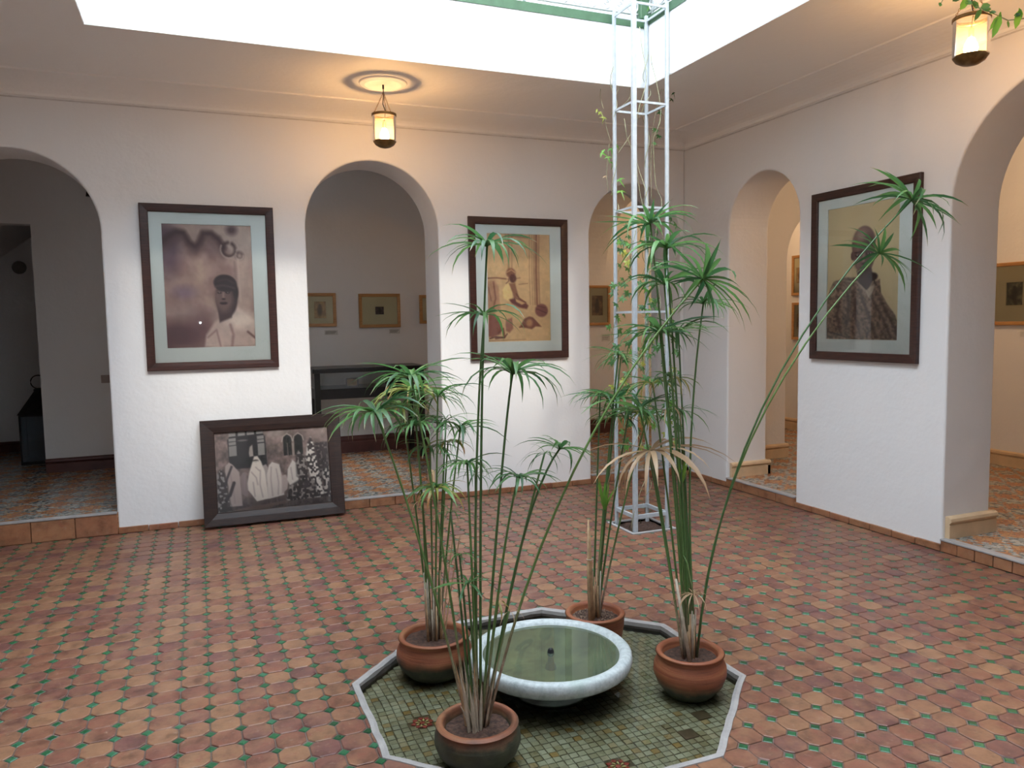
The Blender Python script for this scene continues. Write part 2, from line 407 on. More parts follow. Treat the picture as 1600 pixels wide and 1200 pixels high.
B1 = (-1.605, -0.70, 2.865); B2 = (-4.48, -2.982, 3.045)
arch_wall('wall_north', 'y', 0, 0.45, -6.48, 0.0, 0, CZ, [A1, A2, A3], M['plaster'], 'white plaster wall with three round arches behind the trellis')
arch_wall('wall_east', 'x', 0.0, 0.46, -7.45, 0.45, 0, CZ, [B2, B1], M['plaster'], 'white plaster wall with two round arches on the right')
arch_wall('wall_west', 'x', -6.93, -6.48, -7.45, 0.45, 0, CZ, [(-4.48, -2.98, 2.98)], M['plaster'], 'courtyard wall outside the view on the left')
arch_wall('wall_south', 'y', -7.90, -7.45, -6.93, 0.46, 0, CZ, [(-3.9, -2.6, 2.98)], M['plaster'], 'courtyard wall behind the viewer')
def wbox(name, x0, x1, y0, y1, z0, z1, mat, label=None, bevel=0):
    return struct(MB().box(x0, x1, y0, y1, z0, z1).build(name, mat, bevel=bevel), label)
# gallery shells
P = M['plaster_dim']
wbox('wall_gallery_north', -4.60, 0.55, 2.45, 2.7, 0, CZ, P, 'grey white gallery wall hung with small pine frames behind the middle arch')
wbox('wall_gallery_northeast', 0.55, 3.05, 2.62, 2.8, 0, CZ, P, 'warm lit gallery wall behind the arch beside the trellis')
wbox('wall_gallery_east', 2.8, 3.05, -7.9, 2.62, 0, CZ, P, 'warm lit gallery wall seen through the right arches')
wbox('wall_gallery_northwest', -6.06, -4.60, 2.15, 2.32, 0, CZ, P, 'grey gallery wall behind the left arch')
wbox('wall_lintel', -7.6, -6.06, 2.15, 2.32, 2.62, CZ, P, 'wall above the dark doorway at the left edge')
wbox('wall_stairwell_back', -8.6, -5.8, 3.9, 4.05, 0, CZ, P, 'dark wall at the back of the stairwell')
wbox('wall_stairwell_right', -5.95, -5.8, 2.32, 3.9, 0, CZ, P)
wbox('wall_stairwell_left', -8.6, -8.45, 0.3, 3.9, 0, CZ, P)
wbox('wall_gallery_left', -8.6, -6.93, 0.25, 0.45, 0, CZ, P)
so = MB().add([(-5.95, 2.30, 2.98), (-5.95, 3.92, 2.98), (-8.5, 3.92, 1.02), (-8.5, 2.30, 1.02),
               (-5.95, 2.30, 3.2), (-5.95, 3.92, 3.2), (-8.5, 3.92, 1.24), (-8.5, 2.30, 1.24)],
              [(0, 1, 2, 3), (7, 6, 5, 4), (0, 4, 5, 1), (1, 5, 6, 2), (2, 6, 7, 3), (3, 7, 4, 0)]).build('ceiling', M['plaster_dim'])
struct(so, 'sloping underside of the stairs in the dark doorway')
# cross walls with arches inside the right gallery and the north gallery
arch_wall('wall_cross_east', 'y', -0.08, 0.2, 0.46, 2.8, 0, CZ, [(1.25, 2.45, 2.80)], P, 'cross wall with an inner arch behind the narrow right arch')
arch_wall('wall_cross_north', 'x', 0.0, 0.46, 0.45, 2.45, 0, CZ, [(0.62, 2.447, 3.1)], P, 'cross wall with an inner arch behind the arch beside the trellis')
# ceilings: courtyard ring (one slab with the roof opening), galleries
OX0, OX1, OY0, OY1 = -5.135, -1.312, -6.10, -1.345
def ring(mb, x0, x1, y0, y1, z0, z1, ex0, ex1, ey0, ey1):
    mb.box(x0, ex0, y0, y1, z0, z1); mb.box(ex1, x1, y0, y1, z0, z1); mb.box(ex0, ex1, y0, ey0, z0, z1); mb.box(ex0, ex1, ey1, y1, z0, z1)
def slab_hole(name, x0, x1, y0, y1, z0, z1, hx0, hx1, hy0, hy1, mat, label, z_ledge=None):
    vs = []
    for z in (z0, z1):
        vs += [(x0, y0, z), (x1, y0, z), (x1, y1, z), (x0, y1, z), (hx0, hy0, z), (hx1, hy0, z), (hx1, hy1, z), (hx0, hy1, z)]
    fs = []
    for k in range(4):
        j = (k + 1) % 4
        fs += [(k, k + 4, j + 4, j), (8 + k, 8 + j, 8 + j + 4, 8 + k + 4), (k, j, 8 + j, 8 + k), (4 + k, 8 + 4 + k, 8 + 4 + j, 4 + j)]
    return struct(MB().add(vs, fs).build(name, mat), label)
slab_hole('ceiling', -6.93, 0.46, -7.90, 0.45, CZ, 3.84, OX0, OX1, OY0, OY1, M['parapet'], 'white slab edge around the roof opening')
# thin plaster soffit skin under the slab, so the underside takes its own slightly warmer colour
slab_hole('ceiling', -6.48, 0.0, -7.45, 0.0, CZ - 0.006, CZ - 0.0005, OX0 - 0.002, OX1 + 0.002, OY0 - 0.002, OY1 + 0.002, M['ceiling'], 'plaster ceiling around the open roof')
wbox('ceiling', -8.6, 3.05, 0.45, 4.05, CZ, 3.6, P, 'gallery ceiling behind the north arches')
wbox('ceiling', 0.46, 3.05, -7.9, 0.45, CZ, 3.6, P, 'gallery ceiling behind the right arches')
# cove between wall and ceiling, with groove and bead
def cove(name, axis, a, b, sgn):
    prof = [(0.0, 3.285)]
    for k in range(9):
        t = k / 8 * PI / 2; prof.append((0.012 + 0.30 * (1 - math.cos(t)), 3.292 + 0.088 * math.sin(t)))
    prof += [(0.325, 3.374), (0.345, 3.374), (0.35, 3.386), (0.0, 3.386)]
    n = len(prof); vs = []
    for u, e in ((a, 0), (b, 0)):
        for d, z in prof:
            vs.append((u, -d, z) if axis == 'y' else (-d, u, z))
    fs = [(i, (i + 1) % n, (i + 1) % n + n, i + n) for i in range(n)] + [tuple(range(n)), tuple(range(2 * n - 1, n - 1, -1))]
    return MB().add(vs, fs).build(name, M['ceiling'])
struct(cove('trim_1', 'y', -6.48, 0, 1), 'coved cornice with a fine groove over the wall of three arches')
struct(cove('trim_2', 'x', -7.45, 0, 1), 'coved cornice with a fine groove over the right wall')
struct(MB().box(-6.48, -0.001, -0.0035, 0.002, 3.270, 3.279).build('trim_3', M['groove']), 'fine strip coloured as the shade of a groove along the top of the back wall')
struct(MB().box(-0.0035, 0.002, -7.45, -0.001, 3.270, 3.279).build('trim_4', M['groove']), 'fine strip coloured as the shade of a groove along the top of the right wall')
# green ledge
lg = MB(); ring(lg, OX0 - 0.16, OX1 + 0.16, OY0 - 0.16, OY1 + 0.16, 3.835, 3.895, OX0 - 0.001, OX1 + 0.001, OY0 - 0.001, OY1 + 0.001)
for (x0, x1, y0, y1) in ((OX0 - .005, OX1 + .005, OY1 - .006, OY1 + .005), (OX0 - .005, OX1 + .005, OY0 - .005, OY0 + .006), (OX0 - .005, OX0 + .006, OY0, OY1), (OX1 - .006, OX1 + .005, OY0, OY1)):
    lg.box(x0, x1, y0, y1, 3.832, 3.897)
struct(lg.build('trim_5', M['green_paint']), 'green painted ledge around the roof opening')
# upper storey shell: plain walls behind the upper walkway, and the roof ring
UW = M['parapet']
wbox('wall_upper_north', -6.48, 0.0, 0.0, 0.3, 3.84, 6.45, UW, 'white wall of the upper storey')
wbox('wall_upper_east', 0.0, 0.3, -7.45, 0.3, 3.84, 6.45, UW)
wbox('wall_upper_west', -6.78, -6.48, -7.45, 0.3, 3.84, 6.45, UW)
wbox('wall_upper_south', -6.48, 0.0, -7.75, -7.45, 3.84, 6.45, UW)
slab_hole('ceiling', -6.48, 0.0, -7.45, 0.0, 6.1, 6.45, OX0, OX1, OY0, OY1, UW, 'roof edge above the upper walkway')

# wrought iron balustrade on the ledge
def balustrade(name, axis, a, b, c, label):
    e = thing(name, ((a + b) / 2, c, 3.895) if axis == 'y' else (c, (a + b) / 2, 3.895), label, 'railing')
    P3 = (lambda u, z: (u, c, z)) if axis == 'y' else (lambda u, z: (c, u, z))
    for z in (3.940, 4.055, 4.86):
        MB().tube([P3(a, z), P3(b, z)], 0.008, 6).build('rail', M['rail_white'], e)
    n = int(abs(b - a) / 0.115)
    ringm = MB().tube([((0.046 * math.cos(t * PI / 8)), 0, 0.046 * math.sin(t * PI / 8)) for t in range(16)], 0.0065, 5, closed=True)
    curl = ringm.tube([(0.024 * (1 - k / 14) * math.cos(k * .8), 0, 0.024 * (1 - k / 14) * math.sin(k * .8)) for k in range(10)], 0.005, 5)
    me = curl.mesh('scroll'); bar = MB().tube([(0, 0, 0), (0, 0, 0.80)], 0.0065, 5).mesh('baluster')
    for k in range(n):
        u = a + (k + 0.5) * (b - a) / n
        o = obj('scroll', me, M['rail_white'], e); o.location = P3(u, 3.998)
        if axis == 'x': o.rotation_euler = (0, 0, PI / 2)
        o = obj('baluster', bar, M['rail_white'], e); o.location = P3(u, 4.06)
    for k in range(5):
        u = a + (b - a) * (k + .05) / 4.1
        MB().tube([P3(u, 3.88), P3(u, 4.87)], 0.012, 6).build('post', M['rail_white'], e)
    return e
balustrade('balustrade', 'y', OX0 + .03, OX1 - 0.02, OY1 + 0.03, 'white scrollwork iron railing on the green ledge above the back wall')
balustrade('balustrade', 'x', OY0 + .03, OY1 - 0.02, OX1 + 0.03, 'white scrollwork iron railing on the green ledge above the right wall')
nb = MB().box(OX1 - 0.035, OX1 + 0.085, OY1 - 0.01, OY1 + 0.11, 3.895, 4.95).build('corner_post', M['green_paint'], bevel=0.01)
tag(nb, 'green corner post on the ledge where the two railings meet', 'post')

# gallery floors
struct(MB().box(-4.6, 0.0, 0.004, 2.45, -0.1, GF).box(0.0, 3.05, -0.08, 2.8, -0.1, GF).build('floor', M['zellige']), 'patterned zellige floor of the back gallery')
struct(MB().box(0.004, 3.05, -7.9, -0.081, -0.1, GF).build('floor', M['zellige']), 'patterned zellige floor of the right gallery')
struct(MB().box(-8.6, -4.6, 0.004, 4.05, -0.1, GW).build('floor', M['zellige']), 'patterned zellige floor behind the left arch')

# galleries behind the viewer and on the left, outside the view
wbox('wall_gallery_south', -8.6, 3.05, -9.8, -9.6, 0, CZ, P); wbox('wall_gallery_west', -8.8, -8.6, -9.8, 4.05, 0, CZ, P); wbox('wall_gallery_southeast', 3.05, 3.2, -9.8, -7.9, 0, CZ, P)
wbox('ceiling', -8.6, 3.05, -9.6, -7.9, CZ, 3.6, P); wbox('ceiling', -8.6, -6.93, -7.9, 0.45, CZ, 3.6, P)
wbox('floor', -8.6, 3.05, -9.6, -7.455, -0.1, 0.05, M['zellige']); wbox('floor', -8.6, -6.485, -7.455, 0.3, -0.1, 0.05, M['zellige'])
# baseboards
def bb(name, axis, a, b, p, sgn, z, h, mat, th=0.02, label=None):
    # moulded board: plinth, groove, rounded cap ; plane p, protrudes in direction sgn
    prof = [(0, 0), (th, 0), (th, h * .62), (th * .75, h * .66), (th * 1.0, h * .70), (th * 1.35, h * .80), (th * 1.2, h * .93), (th * .6, h), (0, h)]
    n = len(prof); vs = []
    for u in (a, b):
        for d, zz in prof:
            vs.append((u, p + sgn * d, z + zz) if axis == 'y' else (p + sgn * d, u, z + zz))
    fs = [(i, (i + 1) % n, (i + 1) % n + n, i + n) for i in range(n)] + [tuple(range(n)), tuple(range(2 * n - 1, n - 1, -1))]
    return struct(MB().add(vs, fs).build(name, mat), label)
bb('baseboard_north', 'y', -4.60, 0.55, 2.45, -1, GF, 0.20, M['oxblood'], label='dark red skirting below the small pine frames')
bb('baseboard_northwest', 'y', -6.06, -4.60, 2.15, -1, GW, 0.14, M['oxblood'], label='dark red skirting behind the left arch')
bb('baseboard_stairwell', 'y', -8.4, -5.95, 3.9, -1, GW, 0.12, M['oxblood'])
bb('baseboard_northeast', 'y', 0.55, 2.8, 2.62, -1, GF, 0.15, M['cream'])
bb('baseboard_east', 'x', -7.9, 2.62, 2.8, -1, GF, 0.15, M['cream'], 0.025, 'cream skirting of the right gallery')
bb('baseboard_cross_east', 'y', 0.46, 1.27, -0.08, -1, GF, 0.15, M['cream'], 0.03, 'cream skirting on the inner cross wall')
bb('baseboard_cross_jamb', 'x', -0.10, 0.2, 1.25, 1, GF, 0.15, M['cream'], 0.03)
bb('baseboard_narrow_arch', 'y', 0.03, 0.49, -0.70, -1, GF, 0.14, M['cream'], 0.03, 'cream skirting on the side of the narrow right arch')
bb('baseboard_narrow_return', 'x', -0.73, -0.08, 0.46, 1, GF, 0.14, M['cream'], 0.03)
bb('baseboard_wide_arch', 'y', 0.03, 0.49, -2.982, -1, GF, 0.15, M['cream'], 0.035, 'cream skirting on the side of the wide right arch')
bb('baseboard_wide_return', 'x', -3.01, -1.61, 0.46, 1, GF, 0.15, M['cream'], 0.03)
bb('baseboard_middle_arch', 'x', 0.30, 0.47, -2.592, -1, GF, 0.12, M['cream'], 0.02, 'short cream skirting end inside the middle arch')

# ------------------------------------------------------------------ terracotta floor of the courtyard
OCT = [(-4.015, -3.285), (-4.015, -3.90), (-3.545, -4.38), (-2.90, -4.38), (-2.425, -3.915), (-2.425, -3.285), (-2.90, -2.815), (-3.545, -2.815)]  # counter-clockwise seen from above
TRX0, TRX1, TRY0, TRY1 = -1.612, -1.332, -1.69, -1.41
TS = [(TRX0 - .03, TRY0 - .03), (TRX1 + .03, TRY0 - .03), (TRX1 + .03, TRY1 + .03), (TRX0 - .03, TRY1 + .03)]
def area(poly): return 0.5 * sum(poly[i][0] * poly[(i + 1) % len(poly)][1] - poly[(i + 1) % len(poly)][0] * poly[i][1] for i in range(len(poly)))
def halfplanes(poly):
    s = 1 if area(poly) > 0 else -1; hp = []
    for i in range(len(poly)):
        a = poly[i]; b = poly[(i + 1) % len(poly)]; dx, dy = b[0] - a[0], b[1] - a[1]; L = math.hypot(dx, dy)
        nx, ny = s * dy / L, -s * dx / L; hp.append((nx, ny, nx * a[0] + ny * a[1]))   # outward normal
    return hp
def clip(poly, nx, ny, d):            # keep n.p >= d
    out = []
    for i in range(len(poly)):
        a = poly[i]; b = poly[(i + 1) % len(poly)]
        da = nx * a[0] + ny * a[1] - d; db = nx * b[0] + ny * b[1] - d
        if da >= 0: out.append(a)
        if (da >= 0) != (db >= 0):
            t = da / (da - db); out.append((a[0] + (b[0] - a[0]) * t, a[1] + (b[1] - a[1]) * t))
    return out
def cut_outside(poly, hp, margin):
    cx = sum(p[0] for p in poly) / len(poly); cy = sum(p[1] for p in poly) / len(poly)
    ins = any(all(nx * x + ny * y < d + margin for nx, ny, d in hp) for x, y in poly)
    if not ins: return poly
    best = max(hp, key=lambda h: h[0] * cx + h[1] * cy - h[2])
    return clip(poly, best[0], best[1], best[2] + margin)
HO = halfplanes(OCT); HT = halfplanes(TS)
def slab_poly(poly, z, h=0.012, bev=0.0022, cx=0, cy=0):
    # raised tile with a worn edge: base ring, shoulder ring, top ring
    n = len(poly); gx = sum(p[0] for p in poly) / n; gy = sum(p[1] for p in poly) / n
    def off(s, d): return [(gx + (x - gx) * s - cx, gy + (y - gy) * s - cy, d) for x, y in poly]
    R = max(0.012, math.sqrt(abs(area(poly)) / PI))
    vs = off(1, z - h) + off(1, z - bev) + off(1 - bev * 1.6 / R, z)
    fs = [tuple(range(2 * n, 3 * n))]
    for r in (0, 1):
        fs += [(r * n + i, r * n + (i + 1) % n, (r + 1) * n + (i + 1) % n, (r + 1) * n + i) for i in range(n)]
    return vs, fs
GX, GY, OXT, OYT = 0.1155, 0.1142, -4.627, -3.691
cc, gp = 0.0275, 0.0018
def tile_poly(x0, y0):
    x1, y1 = x0 + GX, y0 + GY; j = lambda: rnd.uniform(-.0013, .0013)
    b = 0.0015
    return [(x0 + cc + j(), y0 + gp), (x1 - cc + j(), y0 + gp), (x1 - gp - b, y0 + cc + j()), (x1 - gp, y0 + GY * .5), (x1 - gp - b, y1 - cc + j()), (x1 - cc + j(), y1 - gp),
            (x0 + cc + j(), y1 - gp), (x0 + gp + b, y1 - cc + j()), (x0 + gp, y0 + GY * .5), (x0 + gp + b, y0 + cc + j())]
def dia_poly(x, y, r=0.0215):
    s = 1 + rnd.uniform(-.12, .12); return [(x - r * s, y), (x, y - r * s), (x + r * s, y), (x, y + r * s)]
def ok_poly(p):
    p = cut_outside(p, HO, 0.02)
    if len(p) < 3: return None
    p = cut_outside(p, HT, 0.03)
    if len(p) < 3: return None
    p = clip(p, -1, 0, 0.016)
    if len(p) < 3: return None
    p = clip(p, 0, -1, 0.016)
    if len(p) < 3 or abs(area(p)) < 1.2e-4: return None
    return p
# base slab with the pool and planting holes
def hole_slab():
    import bmesh
    bm = bmesh.new()
    outer = [(-6.48, -7.45), (0.03, -7.45), (0.03, 0.03), (-6.48, 0.03)]
    loops = [outer, OCT, TS]; eds = []
    for L in loops:
        vs = [bm.verts.new((x, y, -0.0045)) for x, y in L]
        eds += [bm.edges.new((vs[i], vs[(i + 1) % len(vs)])) for i in range(len(vs))]
    bmesh.ops.triangle_fill(bm, use_beauty=True, use_dissolve=False, edges=eds)
    # drop any fill inside the holes
    for f in [f for f in bm.faces if all(nx * f.calc_center_median().x + ny * f.calc_center_median().y < d for nx, ny, d in HO) or all(nx * f.calc_center_median().x + ny * f.calc_center_median().y < d for nx, ny, d in HT)]:
        bm.faces.remove(f)
    for f in bm.faces:
        if f.normal.z < 0: f.normal_flip()
    r = bmesh.ops.extrude_face_region(bm, geom=bm.faces[:])
    for v in [g for g in r['geom'] if isinstance(g, bmesh.types.BMVert)]: v.co.z = -0.16
    bmesh.ops.recalc_face_normals(bm, faces=bm.faces)
    me = bpy.data.meshes.new('floor'); bm.to_mesh(me); bm.free(); return me
fl = struct(obj('floor', hole_slab(), M['grout']), 'courtyard floor of octagonal terracotta tiles with green corner insets')
cells = []
for i in range(-17, 41):
    for j in range(-34, 33):
        x0 = OXT + i * GX; y0 = OYT + j * GY
        if x0 < -6.48 or x0 > 0 or y0 > 0 or y0 < -7.45: continue
        cells.append(('t', x0 + GX / 2, y0 + GY / 2, tile_poly(x0, y0))); cells.append(('g', x0, y0, dia_poly(x0, y0)))
def vis(x, y, z=0):
    px, py, d = project((x, y, z)); return d if (-10 < px < 1610 and py < 1225 and d > 0) else 99
near = {}
for k in 'tg':
    cs = sorted([c for c in cells if c[0] == k], key=lambda c: vis(c[1], c[2])); near[k] = set(id(c) for c in cs[:300])
variants = {}
for k in 'tg':
    variants[k] = []
    for q in range(14):
        p = tile_poly(-GX / 2, -GY / 2) if k == 't' else dia_poly(0, 0)
        z = rnd.uniform(-.0012, .0012) - (0 if k == 't' else 0.0015)
        vs, fs = slab_poly(p, z); mb = MB().add(vs, fs); me = mb.mesh('tile'); me.materials.append(M['tile_o' if k == 't' else 'green_o'])
        variants[k].append(me)
rest = {'t': ([], [], []), 'g': ([], [], [])}
for c in cells:
    p = ok_poly(c[3])
    if p is None: continue
    k = c[0]; nm = 'tile' if k == 't' else 'green_inset'
    if id(c) in near[k]:
        if p is c[3] or len(p) == len(c[3]) and abs(area(p) - area(c[3])) < 1e-7:
            o = bpy.data.objects.new(nm, rnd.choice(variants[k])); C.objects.link(o); o.location = (c[1], c[2], 0); o.parent = fl
        else:
            vs, fs = slab_poly(p, 0); MB().add(vs, fs).build(nm, M['tile_o' if k == 't' else 'green_o'], fl)
    else:
        V, Fc, R = rest[k]; vs, fs = slab_poly(p, rnd.uniform(-.0015, .0015) - (0 if k == 't' else .0015)); b = len(V)
        V += vs; Fc += [tuple(i + b for i in f) for f in fs]; R += [rnd.random()] * len(fs)
for k, nm in (('t', 'tile'), ('g', 'green_inset')):
    V, Fc, R = rest[k]; me = bpy.data.meshes.new(nm); me.from_pydata(V, [], Fc)
    at = me.attributes.new('rnd', 'FLOAT', 'FACE'); at.data.foreach_set('value', R); me.update()
    o = obj(nm, me, M['tile_s' if k == 't' else 'green_s'], fl); tag(o, kind='stuff')

# skirting and risers along both walls
def course(name, axis, segs, p, label):
    root = bpy.data.objects.new(name, None); C.objects.link(root); struct(root, label)
    root.location = (0, 0, 0)
    for (a, b, z0, z1, L) in segs:
        n = max(1, round(abs(b - a) / L)); 
        for k in range(n):
            u0 = a + (b - a) * k / n + 0.0025; u1 = a + (b - a) * (k + 1) / n - 0.0025; d = rnd.uniform(-.0015, .0015)
            mb = MB()
            if axis == 'y': mb.box(u0, u1, p - 0.014 + d, p + 0.006, z0, z1 + rnd.uniform(-.002, .002))
            else: mb.box(p - 0.014 + d, p + 0.006, u0, u1, z0, z1 + rnd.uniform(-.002, .002))
            o = mb.build('tile', M['riser'], root, bevel=0.003, seg=1)
    return root
SK = 0.047
r6 = course('trim_6', 'y', [(-6.48, A1[0], 0, SK, .21), (A1[1], A2[0], 0, SK, .21), (A2[1], A3[0], 0, SK, .21), (A3[1], 0, 0, SK, .21),
                       (A1[0], A1[1], 0, GW - .012, .30), (A2[0], A2[1], 0, GF - .012, .21), (A3[0], A3[1], 0, GF - .012, .21)], 0.0, 'terracotta tile edging along the foot of the back wall')
r7 = course('trim_7', 'x', [(B1[1], -0.02, 0, SK, .21), (B2[1], B1[0], 0, SK, .21), (-7.4, B2[0], 0, SK, .21), (B1[0], B1[1], 0, GF - .012, .21), (B2[0], B2[1], 0, GF - .012, .12)], 0.0, 'terracotta tile edging along the foot of the right wall')
# cement nosing on the steps under the arches
for nm, a, b, z in (('nosing', A1[0], A1[1], GW), ('nosing', A2[0], A2[1], GF), ('nosing', A3[0], A3[1], GF)):
    MB().box(a, b, -0.018, 0.04, z - .011, z + .003).build(nm, M['kerb'], r6, bevel=0.004)
for nm, a, b in (('nosing', B1[0], B1[1]), ('nosing', B2[0], B2[1])):
    MB().box(-0.018, 0.05, a, b, GF - .011, GF + .003).build(nm, M['kerb'], r7, bevel=0.004)

# ------------------------------------------------------------------ the pool
PZ = -0.047
pool = thing('pool', (-3.22, -3.6, PZ), 'shallow octagonal pool sunk in the terracotta floor', 'pool')
def ring_poly(poly, off):
    # offset the octagon outward
    hp = halfplanes(poly); n = len(poly); out = []
    for i in range(n):
        a = hp[i - 1]; b = hp[i]; det = a[0] * b[1] - a[1] * b[0]; da = a[2] + off; db = b[2] + off
        out.append(((da * b[1] - db * a[1]) / det, (a[0] * db - b[0] * da) / det))
    return out
def densify(poly, m=10):
    o = []
    for i in range(len(poly)):
        a = poly[i]; b = poly[(i + 1) % len(poly)]
        for k in range(m): o.append((a[0] + (b[0] - a[0]) * k / m, a[1] + (b[1] - a[1]) * k / m))
    return o
def kerb(offs, zs, mat, name, wob=0.004):
    rr = random.Random(3); rings = []
    m = 10; wv = [rr.uniform(-wob, wob) for _ in range(8 * m)]
    for off, z in zip(offs, zs):
        dp = densify(ring_poly(OCT, off), m); cx, cy = -3.22, -3.6
        rings.append([(x + (x - cx) * wv[i], y + (y - cy) * wv[i], z) for i, (x, y) in enumerate(dp)])
    n = len(rings[0]); vs = [v for r in rings for v in r]; fs = []
    for q in range(len(rings) - 1):
        fs += [(q * n + i, q * n + (i + 1) % n, (q + 1) * n + (i + 1) % n, (q + 1) * n + i) for i in range(n)]
    return MB().add(vs, fs, False).build(name, mat, pool)
kerb([0.026, 0.023, 0.008, -0.006, -0.008], [-0.012, 0.004, 0.006, 0.000, -0.02], M['kerb'], 'kerb')
kerb([-0.006, -0.012, -0.004, 0.0], [-0.012, -0.03, -0.06, -0.10], M['wet'], 'side_wall', 0.006)
ib = [(x, y, PZ - 0.004) for x, y in ring_poly(OCT, 0.004)]
MB().add(ib, [tuple(range(8))]).build('basin_floor', M['mos_grout'], pool)
mp = 0.0335; mcells = []
inner = ring_poly(OCT, -0.01); HI = halfplanes(inner)
ROS = [(660, 1129), (966, 1197), (800, 1085)]; ros = [at_z(x, y, PZ) for x, y in ROS[:2]]
DR = [Vector((-3.22 + (round((q.x + 3.22) / 0.0335 - .5) + .5) * 0.0335, -3.6 + (round((q.y + 3.6) / 0.0335 - .5) + .5) * 0.0335, PZ)) for q in [at_z(x, y, PZ) for x, y in ((1071, 1148), (1094, 1116))]]
for i in range(-26, 27):
    for j in range(-26, 27):
        x = -3.22 + i * mp + rnd.uniform(-.001, .001) + 0.004 * math.sin(j * .35); y = -3.6 + j * mp + rnd.uniform(-.001, .001)
        if any(nx * x + ny * y > d - 0.008 for nx, ny, d in HI): continue
        if any(math.hypot(x - q.x, y - q.y) < 0.052 for q in ros) or any(max(abs(x - q.x), abs(y - q.y)) < 0.028 for q in DR): continue
        h = mp / 2 - 0.0017; j_ = lambda: rnd.uniform(-.0012, .0012)
        mcells.append((x, y, [(x - h + j_(), y - h + j_()), (x + h + j_(), y - h + j_()), (x + h + j_(), y + h + j_()), (x - h + j_(), y + h + j_())]))
mcells.sort(key=lambda c: vis(c[0], c[1], PZ))
mvar = []
for q in range(10):
    h = mp / 2 - 0.0017; j_ = lambda: rnd.uniform(-.0014, .0014)
    vs, fs = slab_poly([(-h + j_(), -h + j_()), (h + j_(), -h + j_()), (h + j_(), h + j_()), (-h + j_(), h + j_())], 0.0, 0.004, 0.001)
    me = MB().add(vs, fs).mesh('mosaic_tile'); me.materials.append(M['mos_o']); mvar.append(me)
V, Fc, R = [], [], []
for k, (x, y, p) in enumerate(mcells):
    if k < 300:
        o = obj('mosaic_tile', rnd.choice(mvar), None, pool); o.location = (x, y, PZ + rnd.uniform(-.0005, .0005))
    else:
        vs, fs = slab_poly(p, PZ + rnd.uniform(-.0005, .0005), 0.004, 0.001); b = len(V); V += vs; Fc += [tuple(i + b for i in f) for f in fs]; R += [rnd.random()] * len(fs)
me = bpy.data.meshes.new('mosaic_tile'); me.from_pydata(V, [], Fc); at = me.attributes.new('rnd', 'FLOAT', 'FACE'); at.data.foreach_set('value', R)
tag(obj('mosaic_tile', me, M['mos_s'], pool), kind='stuff')
for q in ros:
    mb = MB(); my = MB()
    for k in range(8):
        a = k * PI / 4
        def pt(r, t): return (q.x + r * math.cos(t), q.y + r * math.sin(t))
        vs, fs = slab_poly([pt(.024, a - .1), pt(.036, a - .36), pt(.048, a), pt(.036, a + .36)], PZ + .001, .004, .001); mb.add(vs, fs)
        vs, fs = slab_poly([pt(.011, a + .05), pt(.026, a + .18), pt(.032, a + .39), pt(.024, a + .55)], PZ + .001, .004, .001); my.add(vs, fs)
    vs, fs = slab_poly([(q.x + .011 * math.cos(k * PI / 4), q.y + .011 * math.sin(k * PI / 4)) for k in range(8)], PZ + .001, .004, .001); mb.add(vs, fs)
    rt = mb.build('rosette', M['mos_red'], pool); rt['label'] = 'dark red star rosette'
    o = my.build('petals', M['mos_yel']); o.parent = rt; o.matrix_parent_inverse = pool.matrix_world.inverted() if False else Matrix()
    o.location = (0, 0, 0); o.matrix_parent_inverse = Matrix()
    o.matrix_parent_inverse = Matrix()
for q in DR:
    vs, fs = slab_poly([(q.x - .031, q.y - .031), (q.x + .031, q.y - .031), (q.x + .031, q.y + .031), (q.x - .031, q.y + .031)], PZ + .001, .004, .001)
    MB().add(vs, fs).build('drain_tile', M['mos_brown'], pool)['label'] = 'dark brown square'
WZ = -0.034
MB().add([(x, y, WZ) for x, y in ring_poly(OCT, -0.004)], [tuple(range(8))]).build('water', M['pool_water'], pool)

# marble bowl fountain
BC = Vector((-3.213, -3.607, 0))
bowl = thing('fountain_bowl', (BC.x, BC.y, PZ), 'round weathered marble fountain bowl brimming with green water in the pool', 'fountain')
prof = [(0.0, PZ - BC.z), (0.17, PZ), (0.165, PZ + .02), (0.125, 0.006), (0.15, 0.022), (0.22, 0.038), (0.29, 0.058), (0.335, 0.078), (0.353, 0.092), (0.360, 0.115), (0.357, 0.138),
        (0.347, 0.148), (0.328, 0.150), (0.312, 0.145), (0.303, 0.132)]
MB().lathe(prof, (BC.x, BC.y, 0), 72).build('basin', M['stone_bowl'], bowl)
MB().lathe([(0.303, 0.132), (0.292, 0.112), (0.25, 0.085), (0.17, 0.065), (0.08, 0.058), (0.0, 0.057)], (BC.x, BC.y, 0), 72).build('inside', M['bowl_inside'], bowl)['label'] = 'algae stained inside'
MB().disc((BC.x, BC.y, 0.131), 0.302, 72).build('water', M['bowl_water'], bowl)
MB().lathe([(0.026, 0.056), (0.022, 0.075), (0.014, 0.085), (0.012, 0.115), (0.017, 0.122), (0.012, 0.145), (0.006, 0.150), (0.0, 0.151)], (BC.x, BC.y, 0), 16).build('nozzle', M['iron'], bowl)

